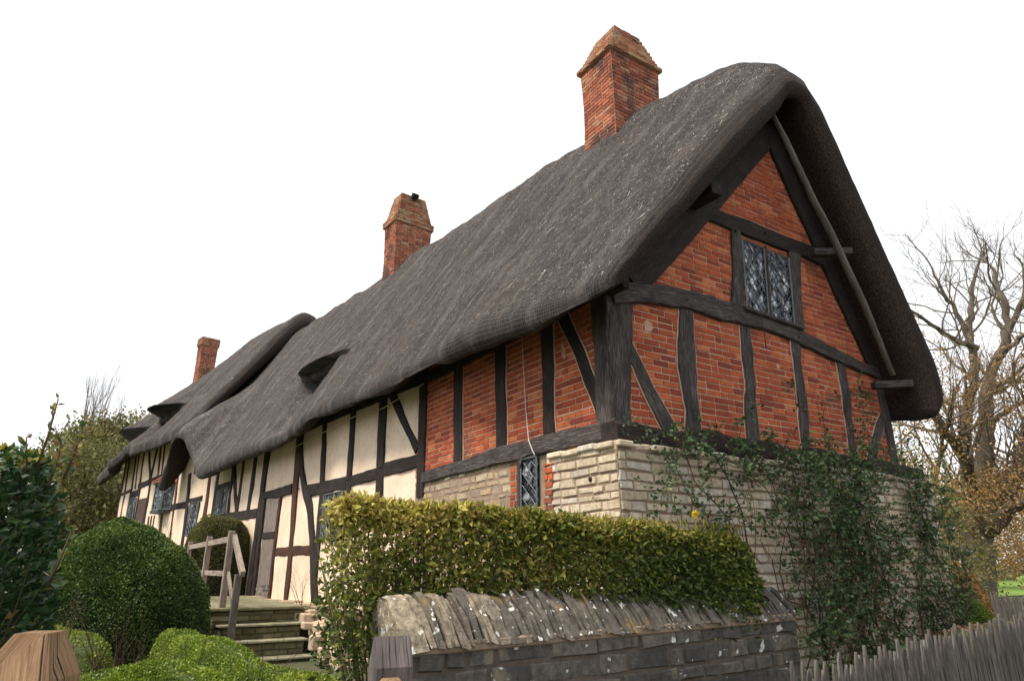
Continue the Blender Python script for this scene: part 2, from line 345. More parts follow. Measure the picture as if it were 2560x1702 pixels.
def masonry(mb,posf,u0,u1,z0,z1,ch,lr,gap,proud,jit=.004,test=None,chv=0,bev=.006,rr=None,seed=0,stack=.5):
    """coursed masonry; posf(u,z,out)->xyz"""
    rg=np.random.default_rng(seed); z=z0; row=0
    while z<z1-ch*.4:
        h=ch*(1+chv*rg.uniform(-1,1)); h=min(h,z1-z) if z+h>z1-ch*.3 else h
        u=u0-(rg.uniform(0,lr[1]) if lr[0]!=lr[1] else (row%2)*lr[0]*.5)
        while u<u1:
            l=rg.uniform(*lr) if lr[0]!=lr[1] else lr[0]*(1 if rg.random()>.12 else .5)
            a,b_=max(u,u0),min(u+l,u1)
            if b_-a>gap*2.5 and (test is None or test((a+b_)/2,z+h/2)):
                g=gap/2; ja=rg.uniform(-jit,jit,8); o=proud+rg.uniform(-.5,.5)*jit*1.6
                A=[(a+g+ja[0],z+g+ja[1]),(b_-g+ja[2],z+g+ja[3]),(b_-g+ja[4],z+h-g+ja[5]),(a+g+ja[6],z+h-g+ja[7])]
                cx,cz=(a+b_)/2,z+h/2
                vs=[posf(x,y,-.01) for x,y in A]+[posf(x+(bev if x<cx else -bev),y+(bev if y<cz else -bev),o+rg.uniform(-1,1)*jit*.4) for x,y in A]
                fs=[(4,5,6,7),(0,1,5,4),(1,2,6,5),(2,3,7,6),(3,0,4,7)]
                r=rg.random() if rr is None else rr(cx,cz,rg)
                mb.add(vs,fs,r)
            u+=l
        z+=h; row+=1
def sheet(mb,posf,u0,u1,z0,z1,n=8,m=8,out=0,rnd=.5,wob=0):
    vs=[posf(u0+(u1-u0)*i/n,z0+(z1-z0)*j/m,out+(wob*vn([(i*.6,j*.6,u0)],1,3)[0] if wob else 0)) for j in range(m+1) for i in range(n+1)]
    fs=[(j*(n+1)+i,j*(n+1)+i+1,(j+1)*(n+1)+i+1,(j+1)*(n+1)+i) for j in range(m) for i in range(n)]
    mb.add(vs,fs,rnd,smooth=True)

def lattice(fr,corners,out,nd,parent,glass=True,frame_w=.022,mullion=None):
    """leaded light; corners (s,z) bl,br,tr,tl; nd = diamonds across, up"""
    bl,br,tr,tl=[np.array(c,float) for c in corners]
    def q(u,v): a=(bl*(1-u)+br*u)*(1-v)+(tl*(1-u)+tr*u)*v; return a
    mb=MB(); nx,ny=nd; rg=np.random.default_rng(int(abs(bl[0])*1000)+nx)
    mb.add([fr.p(*bl,out-.034),fr.p(*br,out-.034),fr.p(*tr,out-.034),fr.p(*tl,out-.034)],[(0,1,2,3)],.3)
    for i in range(0,nx+ny):
        for j in range(-ny,nx):
            P=[((a+b_)/(2*nx),(a-b_)/(2*ny)) for a,b_ in ((i,j),(i+1,j),(i+1,j+1),(i,j+1))]
            for ax_,sg,lim in ((0,-1,0),(0,1,1),(1,-1,0),(1,1,1)):      # trim to the casement
                Q=[]
                for p0_,p1_ in zip(P,P[1:]+P[:1]):
                    i0_,i1_=sg*(p0_[ax_]-lim)<=1e-9,sg*(p1_[ax_]-lim)<=1e-9
                    if i0_: Q.append(p0_)
                    if i0_!=i1_: t=(lim-p0_[ax_])/(p1_[ax_]-p0_[ax_]); Q.append((p0_[0]+t*(p1_[0]-p0_[0]),p0_[1]+t*(p1_[1]-p0_[1])))
                P=Q
                if len(P)<3: break
            if len(P)<3: continue
            cu,cv=np.mean(P,0); tx,ty=rg.uniform(-.09,.09,2); wd0=np.linalg.norm(br-bl); hh0=np.linalg.norm(tl-bl)
            mb.add([fr.p(*q(u,v),out-.022+tx*(u-cu)*wd0+ty*(v-cv)*hh0) for u,v in P],[tuple(range(len(P)))],rg.random())
    mb.build('glass_pane','glass_pane',parent)
    mb=MB(); wd=np.linalg.norm(br-bl); hh=np.linalg.norm(tl-bl)
    def seg(a,b_,r):
        A=fr.p(*q(*a),out-.012); B=fr.p(*q(*b_),out-.012); tube(mb,[A,B],r*1.25,4,smooth=False)
    for sgn in (1,-1):
        for k in range(-nx-ny,nx+ny+2):
            # line u*nx + sgn*v*ny = k  clipped to unit square
            P=[]
            for u in (0,1):
                v=(k-u*nx)/(sgn*ny)
                if 0<=v<=1: P.append((u,v))
            for v in (0,1):
                u=(k-sgn*v*ny)/nx
                if 0<u<1: P.append((u,v))
            if len(P)>=2 and abs(P[0][0]-P[1][0])+abs(P[0][1]-P[1][1])>.02: seg(P[0],P[1],.0042)
    mb.build('lead_lattice','lead',parent)
    mb=MB()
    for a,b_ in ((bl,br),(br,tr),(tr,tl),(tl,bl)): tube(mb,[fr.p(*a,out),fr.p(*b_,out)],frame_w*.6,4,smooth=False)
    return mb.build('casement_frame','lead',parent)

# ================================================================== SETTING
def ground_z(x,y):
    x=np.asarray(x,float); y=np.asarray(y,float)
    # garden terrace behind the road wall, higher against the house
    g=.20*sm(-1.5,-.5,y)*sm(5.2,1.0,x)*1.0
    g=g+.45*sm(9.5,14,y)*sm(-4,-1.2,x)*sm(6,2,x)
    g=g+.35*sm(6,16,x)*sm(-1.0,4,y)+.5*sm(10,60,y)*(1-sm(4,-4,x)*0)
    return g
gx=np.concatenate([np.linspace(-400,-20,20),np.linspace(-18,24,120),np.linspace(27,400,24)])
gy=np.concatenate([np.linspace(-300,-10,14),np.linspace(-9,26,110),np.linspace(29,700,30)])
X,Y=np.meshgrid(gx,gy); Z=ground_z(X,Y)-.02+.02*vn(np.stack([X.ravel(),Y.ravel(),X.ravel()*0],1),1.3,5).reshape(X.shape)
V=np.stack([X,Y,Z],-1).reshape(-1,3); nx_=len(gx); idx=np.arange(len(gx)*len(gy)).reshape(len(gy),nx_)
F=np.stack([idx[:-1,:-1],idx[:-1,1:],idx[1:,1:],idx[1:,:-1]],-1).reshape(-1,4)
tag(nmesh('ground',V,F,'ground',smooth=True),kind='structure')
def strip(name,x0,x1,y0,y1,mat,n=30,lift=.03):
    xs=np.linspace(x0,x1,n); ys=np.linspace(y0,y1,n); X,Y=np.meshgrid(xs,ys)
    V=np.stack([X,Y,ground_z(X,Y)+lift],-1).reshape(-1,3); idx=np.arange(n*n).reshape(n,n)
    F=np.stack([idx[:-1,:-1],idx[:-1,1:],idx[1:,1:],idx[1:,:-1]],-1).reshape(-1,4)
    return tag(nmesh(name,V,F,mat,smooth=True),kind='structure')
strip('road',-60,80,-9,-3.2,'asphalt')
strip('lawn',17,80,9,60,'lawn')

# ================================================================== COTTAGE
cot=empty('thatched_cottage',(2.5,8,.4),'long thatched cottage with red brick gable, cream panels, dark timber frame and three brick chimneys','cottage')
# --- gable brick
def gable_test(u,z):
    if z<2.85: return False
    top=min(4.5+1.05*(u-.15)+.15, 4.3+1.72*(5.05-u)+.15)
    return z<top and -.05<u<5.05
mb=MB(); masonry(mb,FG.p,-.05,5.08,2.86,7.6,.0735,(.228,.228),.010,.006,.0035,gable_test,.05,.004,seed=3)
mb.build('brick_infill','brick',cot)
mb=MB(); vs=[FG.p(-.05,2.4,-.002),FG.p(5.1,2.4,-.002),FG.p(5.1,4.3,-.002),FG.p(3.1,7.7,-.002),FG.p(-.05,4.5,-.002)]
mb.add(vs,[(0,1,2,3,4)]); mb.build('mortar_bed','mortar',cot)
# --- front brick (near bay)
mb=MB(); masonry(mb,FA.p,.0,4.62,2.9,4.7,.0735,(.228,.228),.010,.006,.0035,None,.05,.004,seed=5)
o=mb.build('brick_infill','brick',cot)
mb=MB(); sheet(mb,FA.p,0,4.65,1.0,4.8,8,4,-.002); mb.build('mortar_bed','mortar',cot)
# --- plaster panels (middle range, far wing)
mb=MB(); sheet(mb,FB.p,0,13.02,.85,4.52,50,14,0,wob=.02); mb.build('plaster_wall','plaster',cot)
mb=MB(); sheet(mb,FC.p,1.62,9.65,.6,6.1,40,20,0,wob=.02); sheet(mb,FC.p,0,1.62,.6,4.45,8,14,0,wob=.02); mb.build('plaster_wall','plaster',cot)
# far gable, back walls
mb=MB()
F2=Fr(FC.p(9.65,0),FC.n,(-FC.d)); 
mb.add([F2.p(0,.4),F2.p(5,.4),F2.p(5,6.2),F2.p(2.8,9.8),F2.p(0,6.2)],[(0,1,2,3,4)])
for a,b_,h in ((FA.p(0,0,-5.1),FB.p(0,0,-5.1),4.5),(FB.p(0,0,-5.1),FB.p(13,0,-5.1),4.8),(FC.p(0,0,-5.1),FC.p(9.65,0,-5.1),6.2)):
    mb.add([a,b_,b_+np.array([0,0,h]),a+np.array([0,0,h])],[(0,1,2,3)])
mb.build('rear_wall','plaster',cot)
F3=Fr(FC.p(1.55,0),FC.n,FC.d); mb=MB(); mb.add([F3.p(0,.4,0),F3.p(5,.4),F3.p(5,6.0),F3.p(2.9,9.6),F3.p(0,6.0)],[(0,1,2,3,4)]); mb.build('wing_gable_boards','dark_oak',cot)
# --- timbers: gable
T=lambda *a,**k: beam(*a,parent=cot,**k)
gm='grey_oak'
T(FG,[(-.03,2.9),(.04,3.5),(.09,4.3)],[.30,.28,.34],out=.035,seed=1,name='corner_post',mat=gm,wob=.02,back=-.12)
T(FG,[(.14,3.86),(.42,3.35),(.74,2.9)],[.16,.19,.22],out=.026,fillet=True,seed=2,name='timber_brace',mat=gm,wob=.018)
T(FG,[(1.09,4.45),(1.03,3.8),(1.03,2.85)],[.21,.27,.23],out=.028,fillet=True,seed=3,name='timber_stud',mat=gm,wob=.03)
T(FG,[(2.11,4.5),(2.06,3.7),(1.99,2.85)],[.20,.19,.24],out=.028,fillet=True,seed=4,name='timber_stud',mat=gm,wob=.026)
T(FG,[(3.09,4.5),(3.05,3.7),(2.98,2.82)],[.20,.19,.18],out=.028,fillet=True,seed=5,name='timber_stud',mat=gm,wob=.026)
T(FG,[(4.05,4.35),(4.02,3.6),(3.96,2.82)],[.18,.18,.16],out=.028,fillet=True,seed=6,name='timber_stud',mat=gm,wob=.022)
T(FG,[(4.93,4.3),(4.96,3.6),(4.97,2.8)],[.17,.18,.15],out=.03,seed=7,name='corner_post',mat=gm,back=-.12)
T(FG,[(4.88,3.6),(4.6,3.25),(4.3,2.82)],[.15,.18,.22],out=.026,fillet=True,seed=8,name='timber_brace',mat=gm)
T(FG,[(-.05,4.36),(.8,4.50),(1.9,4.55),(3.1,4.48),(4.0,4.34),(5.0,4.22)],[.23,.24,.26,.2,.17,.16],out=.065,seed=9,name='tie_beam',mat=gm,wob=.022)
T(FG,[(1.45,5.82),(2.6,5.84),(4.1,5.84)],[.19,.24,.25],out=.045,seed=10,name='collar_beam',mat='dark_oak',wob=.014)
T(FG,[(2.14,5.74),(2.10,5.2),(2.0,4.62)],[.17,.18,.22],out=.04,seed=11,name='window_post',mat=gm)
T(FG,[(3.36,5.74),(3.26,5.1),(3.2,4.52)],[.25,.22,.20],out=.04,seed=12,name='window_post',mat=gm)
T(FG,[(.22,4.58),(1.42,5.82),(3.08,7.60)],[.48,.46,.44],out=.05,seed=13,name='principal_rafter',mat='dark_oak')
T(FG,[(3.12,7.75),(3.9,6.2),(4.88,4.3)],[.34,.32,.28],out=.05,seed=14,name='principal_rafter',mat='dark_oak')
T(FG,[(-.2,2.84),(1.1,2.86),(2.5,2.84),(5.3,2.80)],[.22,.26,.22,.2],out=.20,seed=15,name='sill_beam',mat='dark_oak',wob=.04,round_=.04)
# barge pole and brackets
mb=MB(); pp=np.array([(2.66,7.5),(2.9,7.15),(3.33,6.35),(3.6,5.95),(3.74,5.69),(4.13,4.98),(4.51,4.05)])
tube(mb,[(x,-.44,z) for x,z in pp],[.035,.04,.045,.05,.048,.045,.04],8); mb.build('barge_pole','paling_wood',cot)
for (xa,xb,z) in ((3.62,3.98,5.74),(4.5,4.95,3.98)):
    mb=MB(); box(mb,((xa+xb)/2,-.30,z),(1,-.6,.05),(0.6,1,0),(0,0,1),.27,.06,.05); mb.build('purlin_end','grey_oak',cot)
mb=MB(); box(mb,(1.30,-.22,5.86),(0,1,0),(1,0,0),(0,0,1),.24,.09,.09); mb.build('purlin_end','dark_oak',cot)
# gable window
win=empty('w',(0,0,0),None,None); win.name='window'; win.parent=cot; win.location=(2.65-2.5,-8,5.1-.4)
lattice(FG,[(2.17,4.66),(2.58,4.65),(2.67,5.62),(2.24,5.63)],.035,(4,7),win)
lattice(FG,[(2.63,4.64),(3.10,4.63),(3.19,5.61),(2.72,5.62)],.035,(4,7),win)
beam(FG,[(2.05,4.615),(3.2,4.575)],.05,out=.10,seed=16,name='window_sill',mat='grey_oak',wob=.004,parent=win)
beam(FG,[(2.60,4.64),(2.70,5.64)],.035,out=.06,seed=17,name='mullion',mat='brown_oak',wob=.003,parent=win)
mb=MB(); tube(mb,[FG.p(2.35,4.68,.09),FG.p(2.36,4.4,.09),FG.p(2.37,4.16,.085)],.006,5); tube(mb,[FG.p(2.28,4.15,.085),FG.p(2.46,4.16,.085)],.007,5); mb.build('stay_hook','iron',win)

# --- timbers: near front bay
dk='dark_oak'
T(FA,[(.10,2.9),(.10,4.6)],[.22,.26],out=.03,seed=21,name='corner_post',mat=gm)
T(FA,[(1.04,2.92),(1.04,4.6)],[.22,.24],out=.03,fillet=True,seed=22,name='timber_stud',mat=dk)
T(FA,[(2.05,2.92),(2.11,4.6)],[.24,.25],out=.03,fillet=True,seed=23,name='timber_stud',mat=dk)
T(FA,[(3.20,2.92),(3.28,4.6)],[.25,.27],out=.03,fillet=True,seed=24,name='timber_stud',mat=dk)
T(FA,[(4.40,2.6),(4.45,4.7)],[.24,.26],out=.035,seed=25,name='timber_post',mat=dk)
T(FA,[(.16,3.15),(.42,3.75),(.80,4.45)],[.16,.17,.18],out=.024,fillet=True,seed=26,name='timber_brace',mat=dk)
T(FA,[(-.1,2.90),(2.2,2.92),(4.3,2.88)],[.19,.20,.16],out=.05,seed=27,name='sill_beam',mat=gm,wob=.014)
T(FA,[(-.3,4.42),(4.7,4.45)],[.2,.2],out=.02,seed=28,name='wall_plate',mat=dk)
# --- stone plinth: near block, recessed part, gable part
def blk(u,z,out): return FA.p(u,z,out+.19)
def stone_rr(cx,cz,rg): return rg.random()
mb=MB(); masonry(mb,blk,-.27,.87,.3,2.72,.082,(.13,.34),.013,.008,.009,lambda u,z: z<2.74-.03*abs(u) ,.18,.009,seed=11); 
mb.build('stone_plinth','limestone',cot)
mb=MB()
masonry(mb,blk,.72,.9,.5,2.66,.078,(.12,.2),.012,.021,.004,None,.1,.006,seed=13)
mb.build('brick_quoin','brick',cot)
mb=MB(); masonry(mb,FA.p,1.66,1.88,.5,2.80,.078,(.1,.2),.012,.008,.004,None,.1,.006,seed=14)
mb.build('brick_quoin','brick',cot)
mb=MB(); masonry(mb,FA.p,1.86,4.55,.3,2.84,.085,(.10,.34),.018,.007,.008,None,.35,.012,seed=15); mb.build('stone_plinth','rubble_stone',cot)
mb=MB(); sheet(mb,blk,-.27,.88,.0,2.70,4,8,-.004); 
mb.add([blk(.88,0,0),FA.p(.88,0,-.05),FA.p(.88,2.7,-.05),blk(.88,2.7,0)],[(0,1,2,3)])
mb.add([blk(-.27,2.70,0),blk(.88,2.70,0),FA.p(.88,2.72,-.1),FA.p(-.2,2.72,-.1)],[(0,1,2,3)])
sheet(mb,FA.p,.88,4.62,.0,2.84,6,6,.003)
GO=.27   # gable stone stands proud of the brick
def gst(u,z,out): return FG.p(u+ (5.0-u)*.0+.04*(z-2.7)*(1 if u>4.9 else 0),z,GO+out+.03*(2.7-z)*.3)
sheet(mb,gst,-.29,5.30,-.1,2.70,10,8,-.004)
mb.add([gst(-.29,2.70,-.004),gst(5.3,2.70,-.004),FG.p(5.3,2.78,-.05),FG.p(-.2,2.78,-.05)],[(0,1,2,3)])
mb.add([gst(5.3,-.1,-.004),FG.p(5.3,-.1,-5.5),FG.p(5.3,2.7,-5.5),gst(5.3,2.7,-.004)],[(0,1,2,3)])
mb.build('mortar_bed','stone_mortar',cot)
mb=MB(); masonry(mb,gst,-.29,5.32,-.1,2.66,.086,(.14,.38),.012,.008,.009,None,.2,.009,seed=16); 
masonry(mb,lambda u,z,out: FG.p(5.3+out,z,GO-u),0,1.2,-.1,2.6,.12,(.2,.4),.02,.02,.012,None,.25,.014,seed=17)
# rough ledge stones on top
rg=np.random.default_rng(5)
for k in range(26):
    u=-.2+k*.215; 
    box(mb,FG.p(u,2.70+rg.uniform(-.015,.02),.16+rg.uniform(-.02,.03)),(1,rg.uniform(-.1,.1),rg.uniform(-.05,.05)),(0,1,0),(0,0,1),.11*rg.uniform(.8,1.1),.13,.03,.012,rnd=rg.random())
for k in range(4):
    box(mb,blk(-.1+k*.26,2.72+rg.uniform(-.01,.02),-.08),(0,1,0),(1,0,0),(0,0,1),.13,.12,.03,.012,rnd=rg.random())
mb.build('stone_plinth','limestone',cot)
mb=MB(); tube(mb,[blk(.12,2.42,-.02),blk(.12,2.42,.02+.004)],.022,10); mb.build('weep_hole','soot',cot)
# small window in the plinth
w2=empty('w',(0,0,0),None,None); w2.name='window'; w2.parent=cot; w2.location=(-.1-2.5,1.45-8,2.4-.4)
lattice(FA,[(1.26,2.10),(1.58,2.10),(1.58,2.80),(1.26,2.80)],.045,(2,5),w2)
beam(FA,[(1.63,2.0),(1.63,2.86)],.12,out=.04,seed=31,name='window_post',mat=gm,parent=w2)
beam(FA,[(.9,2.04),(1.7,2.04)],.10,out=.07,seed=32,name='window_sill',mat='grey_oak',wob=.004,parent=w2)
beam(FA,[(1.59,2.08),(1.59,2.84),(1.2,2.84)],.03,out=.055,seed=33,name='window_frame',mat=dk,wob=.001,parent=w2)
# cable
mb=MB(); tube(mb,[FA.p(s_,z_,o_) for s_,z_,o_ in ((1.54,4.35,.05),(1.53,4.12,.04),(1.49,3.47,.035),(1.44,3.25,.05),(1.33,2.99,.10),(1.2,2.86,.14),(1.08,2.78,.19))],.006,5); mb.build('cable','cable',cot)
mb=MB(); tube(mb,[FB.p(s_,z_,.06) for s_,z_ in ((-.2,4.36),(1.2,4.22),(2.4,4.28),(4,4.2),(5.6,4.12))],.008,5); mb.build('cable','cable',cot)

# --- timbers: middle range
def tb(fr,p,w_,sd,nm='timber_stud',mt='brown_oak',**k): return T(fr,p,w_,seed=sd,name=nm,mat=mt,**k)
tb(FB,[(-.22,2.6),(-.12,4.6)],.24,40,'timber_post',dk)
tb(FB,[(-.02,3.35),(.45,3.85),(1.0,4.45)],[.15,.16,.17],41,'timber_brace',dk)
tb(FB,[(1.22,.95),(1.23,2.8),(1.32,4.6)],[.24,.24,.27],42,'timber_post',dk)
tb(FB,[(2.47,2.2),(2.50,2.9),(2.58,4.6)],[.19,.2,.2],43,mt=dk)
tb(FB,[(3.82,3.18),(3.98,4.6)],[.19,.22],44,mt=dk)
tb(FB,[(-.1,3.17),(1.1,3.16)],[.21,.22],45,'timber_rail',dk)
tb(FB,[(1.35,3.12),(2.4,3.09)],[.20,.19],46,'timber_rail',dk)
tb(FB,[(2.6,3.08),(3.6,3.09),(4.75,3.09)],[.23,.24,.26],47,'timber_rail',dk)
tb(FB,[(5.28,4.25),(5.05,3.6),(4.72,3.1),(4.32,2.75),(4.04,2.1),(3.85,1.6),(3.62,.95)],[.16,.18,.22,.27,.22,.26,.26],48,'timber_brace',dk,out=.04)
tb(FB,[(5.18,.96),(5.20,2.2),(5.32,3.0),(5.35,4.6)],[.22,.24,.26,.40],49,'timber_post','brown_oak',out=.034)
tb(FB,[(3.95,1.92),(6.15,1.91)],[.20,.18],50,'timber_rail','brown_oak')
tb(FB,[(5.5,3.22),(6.6,3.2),(7.7,3.22)],[.22,.2,.15],51,'lintel',dk,out=.045)
tb(FB,[(6.22,.9),(6.2,3.1)],[.12,.13],52,'door_jamb','brown_oak',out=.05)
tb(FB,[(7.32,.9),(7.35,3.12)],[.2,.2],53,'door_jamb',dk,out=.06)
tb(FB,[(7.72,.85),(7.62,3.0),(7.52,4.6)],[.26,.26,.36],54,'timber_post',dk,out=.05)
tb(FB,[(7.85,2.84),(10.6,2.88)],[.22,.24],55,'timber_rail',dk)
tb(FB,[(8.6,2.9),(8.5,4.6)],[.26,.27],56,mt=dk)
tb(FB,[(9.62,2.9),(9.58,4.6)],[.17,.19],57)
tb(FB,[(9.62,2.95),(10.1,3.6),(10.6,4.3)],[.26,.22,.22],58,'timber_brace',dk)
tb(FB,[(10.5,1.2),(10.55,4.6)],[.17,.2],59,mt=dk)
tb(FB,[(12.2,1.2),(12.17,4.6)],[.28,.28],60,mt=dk)
tb(FB,[(10.55,3.80),(12.1,3.83)],.14,61,'window_lintel',dk)
tb(FB,[(10.55,2.93),(12.1,2.95)],.12,62,'window_sill',dk)
tb(FB,[(13.2,1.2),(13.2,4.6)],[.3,.28],63)
T(FB,[(0,4.5),(13,4.5)],[.2,.2],out=.02,seed=64,name='wall_plate',mat=dk)
def window(fr,s0,s1,z0,z1,nl,nd,frame='dark_oak',out=.02):
    e=empty('w',(0,0,0),None,None); e.name='window'; e.parent=cot
    c=fr.p((s0+s1)/2,(z0+z1)/2); e.location=Vector(c)-Vector(cot.location)
    wd=(s1-s0)/nl
    for k in range(nl):
        a=s0+k*wd+.03; b_=s0+(k+1)*wd-.03
        lattice(fr,[(a,z0),(b_,z0),(b_,z1),(a,z1)],out+.02,nd,e,frame_w=.03)
        if k: beam(fr,[(s0+k*wd,z0),(s0+k*wd,z1)],.06,out=out+.045,seed=k+int(s0*10),name='mullion',mat=frame,wob=.003,parent=e)
    return e
window(FB,10.72,11.9,3.0,3.72,2,(3,5))
window(FB,2.65,3.6,2.1,2.93,2,(3,5))
tb(FB,[(3.75,1.4),(3.75,3.0)],.24,65,mt=dk)
# door
d=empty('w',(0,0,0),None,None); d.name='door'; d.parent=cot; d.location=Vector(FB.p(6.7,2))-Vector(cot.location)
mb=MB()
for k in range(5): box(mb,FB.p(6.32+.19*k,2.0,.005),(0,0,1),FB.d,FB.n,1.1,.088,.02,.006,rnd=rng.random())
mb.build('door_leaf','door_paint',d)
mb=MB(); box(mb,FB.p(6.72,2.28,.035),FB.d,(0,0,1),FB.n,.42,.07,.015); mb.build('letter_slot','soot',d)
mb=MB(); masonry(mb,FB.p,6.28,7.22,.85,1.27,.10,(.2,.4),.015,.03,.01,None,.2,.01,seed=61); mb.build('threshold_stone','weathered_stone',cot)
# base stones under the middle range
mb=MB(); masonry(mb,lambda u,z,out: FB.p(u,z,out+.06),-.3,13,.2,.93,.11,(.14,.4),.02,.02,.014,None,.3,.014,seed=62); 
for k in range(44): box(mb,FB.p(-.1+k*.3,.93+rg.uniform(-.02,.03),.09),FB.d,FB.n,(0,0,1),.15,.10,.03,.012,rnd=rg.random())
mb.build('stone_plinth','rubble_stone',cot)
mb=MB(); sheet(mb,FB.p,-.3,13,-.1,.93,10,3,.055); mb.build('mortar_bed','stone_mortar',cot)

# --- timbers: far wing
bo='brown_oak'
tb(FC,[(1.60,1.3),(1.66,2.9),(1.90,4.5)],[.2,.2,.22],70,'timber_post',dk)
tb(FC,[(.0,1.3),(.1,4.5)],[.2,.2],71)
tb(FC,[(1.85,3.49),(4.0,3.48)],[.21,.21],72,'timber_rail',dk)
tb(FC,[(2.72,1.3),(3.0,4.3),(3.1,5.8)],[.13,.13,.13],73,mt=bo)
tb(FC,[(3.86,1.3),(4.2,4.9),(4.36,6.1)],[.2,.2,.2],74,mt=bo)
tb(FC,[(.5,3.62),(1.55,3.60)],.13,75,'window_lintel',dk)
tb(FC,[(4.4,4.72),(6.2,4.62)],.12,76,'timber_rail',dk)
tb(FC,[(6.1,4.58),(7.4,4.52)],[.22,.2],77,'timber_rail',dk)
tb(FC,[(8.2,4.45),(9.62,4.35)],[.12,.12],78,'timber_rail',bo)
for k,(a,b_,w_) in enumerate(((9.1,9.4,.1),(8.22,8.5,.15),(7.78,8.1,.1),(7.25,7.45,.16),(5.15,5.58,.16),(4.78,5.12,.08))):
    tb(FC,[(a,4.45),(b_,6.2)],w_,80+k,mt=bo)
tb(FC,[(6.1,4.7),(6.9,5.9)],.14,87,'timber_brace',dk); tb(FC,[(6.05,4.7),(5.85,5.9)],.16,88,'timber_brace',dk)
tb(FC,[(9.55,1.3),(9.58,3.5),(9.75,6.1)],[.1,.1,.1],89,'corner_post',bo)
tb(FC,[(8.95,1.3),(9.05,4.3)],.1,90,mt=bo)
tb(FC,[(7.02,1.3),(7.15,4.5)],.16,91,mt=dk); tb(FC,[(5.85,1.3),(5.98,4.6)],.16,92,mt=dk); tb(FC,[(8.2,1.3),(8.28,4.5)],.12,93,mt=dk)
tb(FC,[(7.1,4.28),(8.3,4.25)],.25,94,'timber_rail',dk)
for k,a in enumerate((4.75,5.05,5.35)): tb(FC,[(a,1.3),(a+.1,3.3)],.08,95+k,mt=bo)
tb(FC,[(4.0,2.3),(9.55,2.4)],.2,98,'timber_rail',dk)
window(FC,.62,1.42,2.5,3.52,2,(2,6)); window(FC,7.3,8.12,2.9,4.08,2,(2,6))
d=empty('w',(0,0,0),None,None); d.name='door'; d.parent=cot; d.location=Vector(FC.p(6.45,2.6))-Vector(cot.location)
mb=MB(); box(mb,FC.p(6.5,2.6,.012),(0,0,1),FC.d,FC.n,1.4,.46,.02); mb.build('door_leaf','dark_door',d)
# oriel window
ori=empty('w',(0,0,0),None,None); ori.name='oriel_window'; ori.parent=cot; ori.location=Vector(FC.p(4.0,3.8))-Vector(cot.location)
b0=FC.p(3.35,0,0); 
oa,ob,oc,od=FC.p(3.25,0,.0),FC.p(3.42,0,.30),FC.p(4.30,0,.30),FC.p(4.5,0,.0)
def face_frame(a,b_):
    d_=nrm(b_-a); n_=np.array([d_[1],-d_[0],0]); f=Fr(a,d_,n_); return f,np.linalg.norm(b_-a)
for a,b_ in ((oa,ob),(ob,oc),(oc,od)):
    f,l=face_frame(a,b_); lattice(f,[(.03,3.42),(l-.03,3.42),(l-.03,4.28),(.03,4.28)],.0,(3 if l<.6 else 5,6),ori,frame_w=.04)
mb=MB(); 
for zz,gr_,hh in ((3.36,.05,.05),(4.32,.05,.04)):
    P=[oa,ob+(-FC.n*gr_),oc+(-FC.n*gr_),od]; vs=[p+np.array([0,0,zz-hh]) for p in P]+[p+np.array([0,0,zz+hh]) for p in P]
    mb.add(vs,[(0,1,2,3),(4,5,6,7),(0,1,5,4),(1,2,6,5),(2,3,7,6)])
mb.build('oriel_frame','iron',ori)
mb=MB(); P=[FC.p(3.1,4.33,.0),FC.p(3.3,4.33,.42),FC.p(4.45,4.33,.42),FC.p(4.75,4.33,0)]; tp=[FC.p(3.5,4.72,0),FC.p(4.35,4.72,0)]
mb.add(P+tp,[(0,1,4),(1,2,5,4),(2,3,5),(0,1,2,3)]); 
for k in range(5): tube(mb,[P[1]*(1-k/4)+P[2]*k/4+np.array([0,0,.02]),tp[0]*(1-k/4)+tp[1]*k/4+np.array([0,0,.02])],.02,5)
mb.build('oriel_roof','clay_tile',ori)

for fr_,ps in ((FB,((5.1,3.18),(3.95,3.12),(2.5,3.12),(1.2,3.2),(7.6,3.2),(6.1,1.95),(8.5,2.88),(4.3,2.85))),(FA,((1.04,2.9),(2.05,2.93),(3.2,2.9),(3.3,2.88))),(FG,((1.05,4.5),(2.1,4.56),(3.1,4.44),(2.7,5.84),(2.1,5.7)))):
    for a,z in ps:
        mb=MB(); o_=.075 if fr_ is FG else .055; tube(mb,[fr_.p(a,z,0),fr_.p(a,z,o_)],.014,7,smooth=False); mb.build('oak_peg','soot',cot)
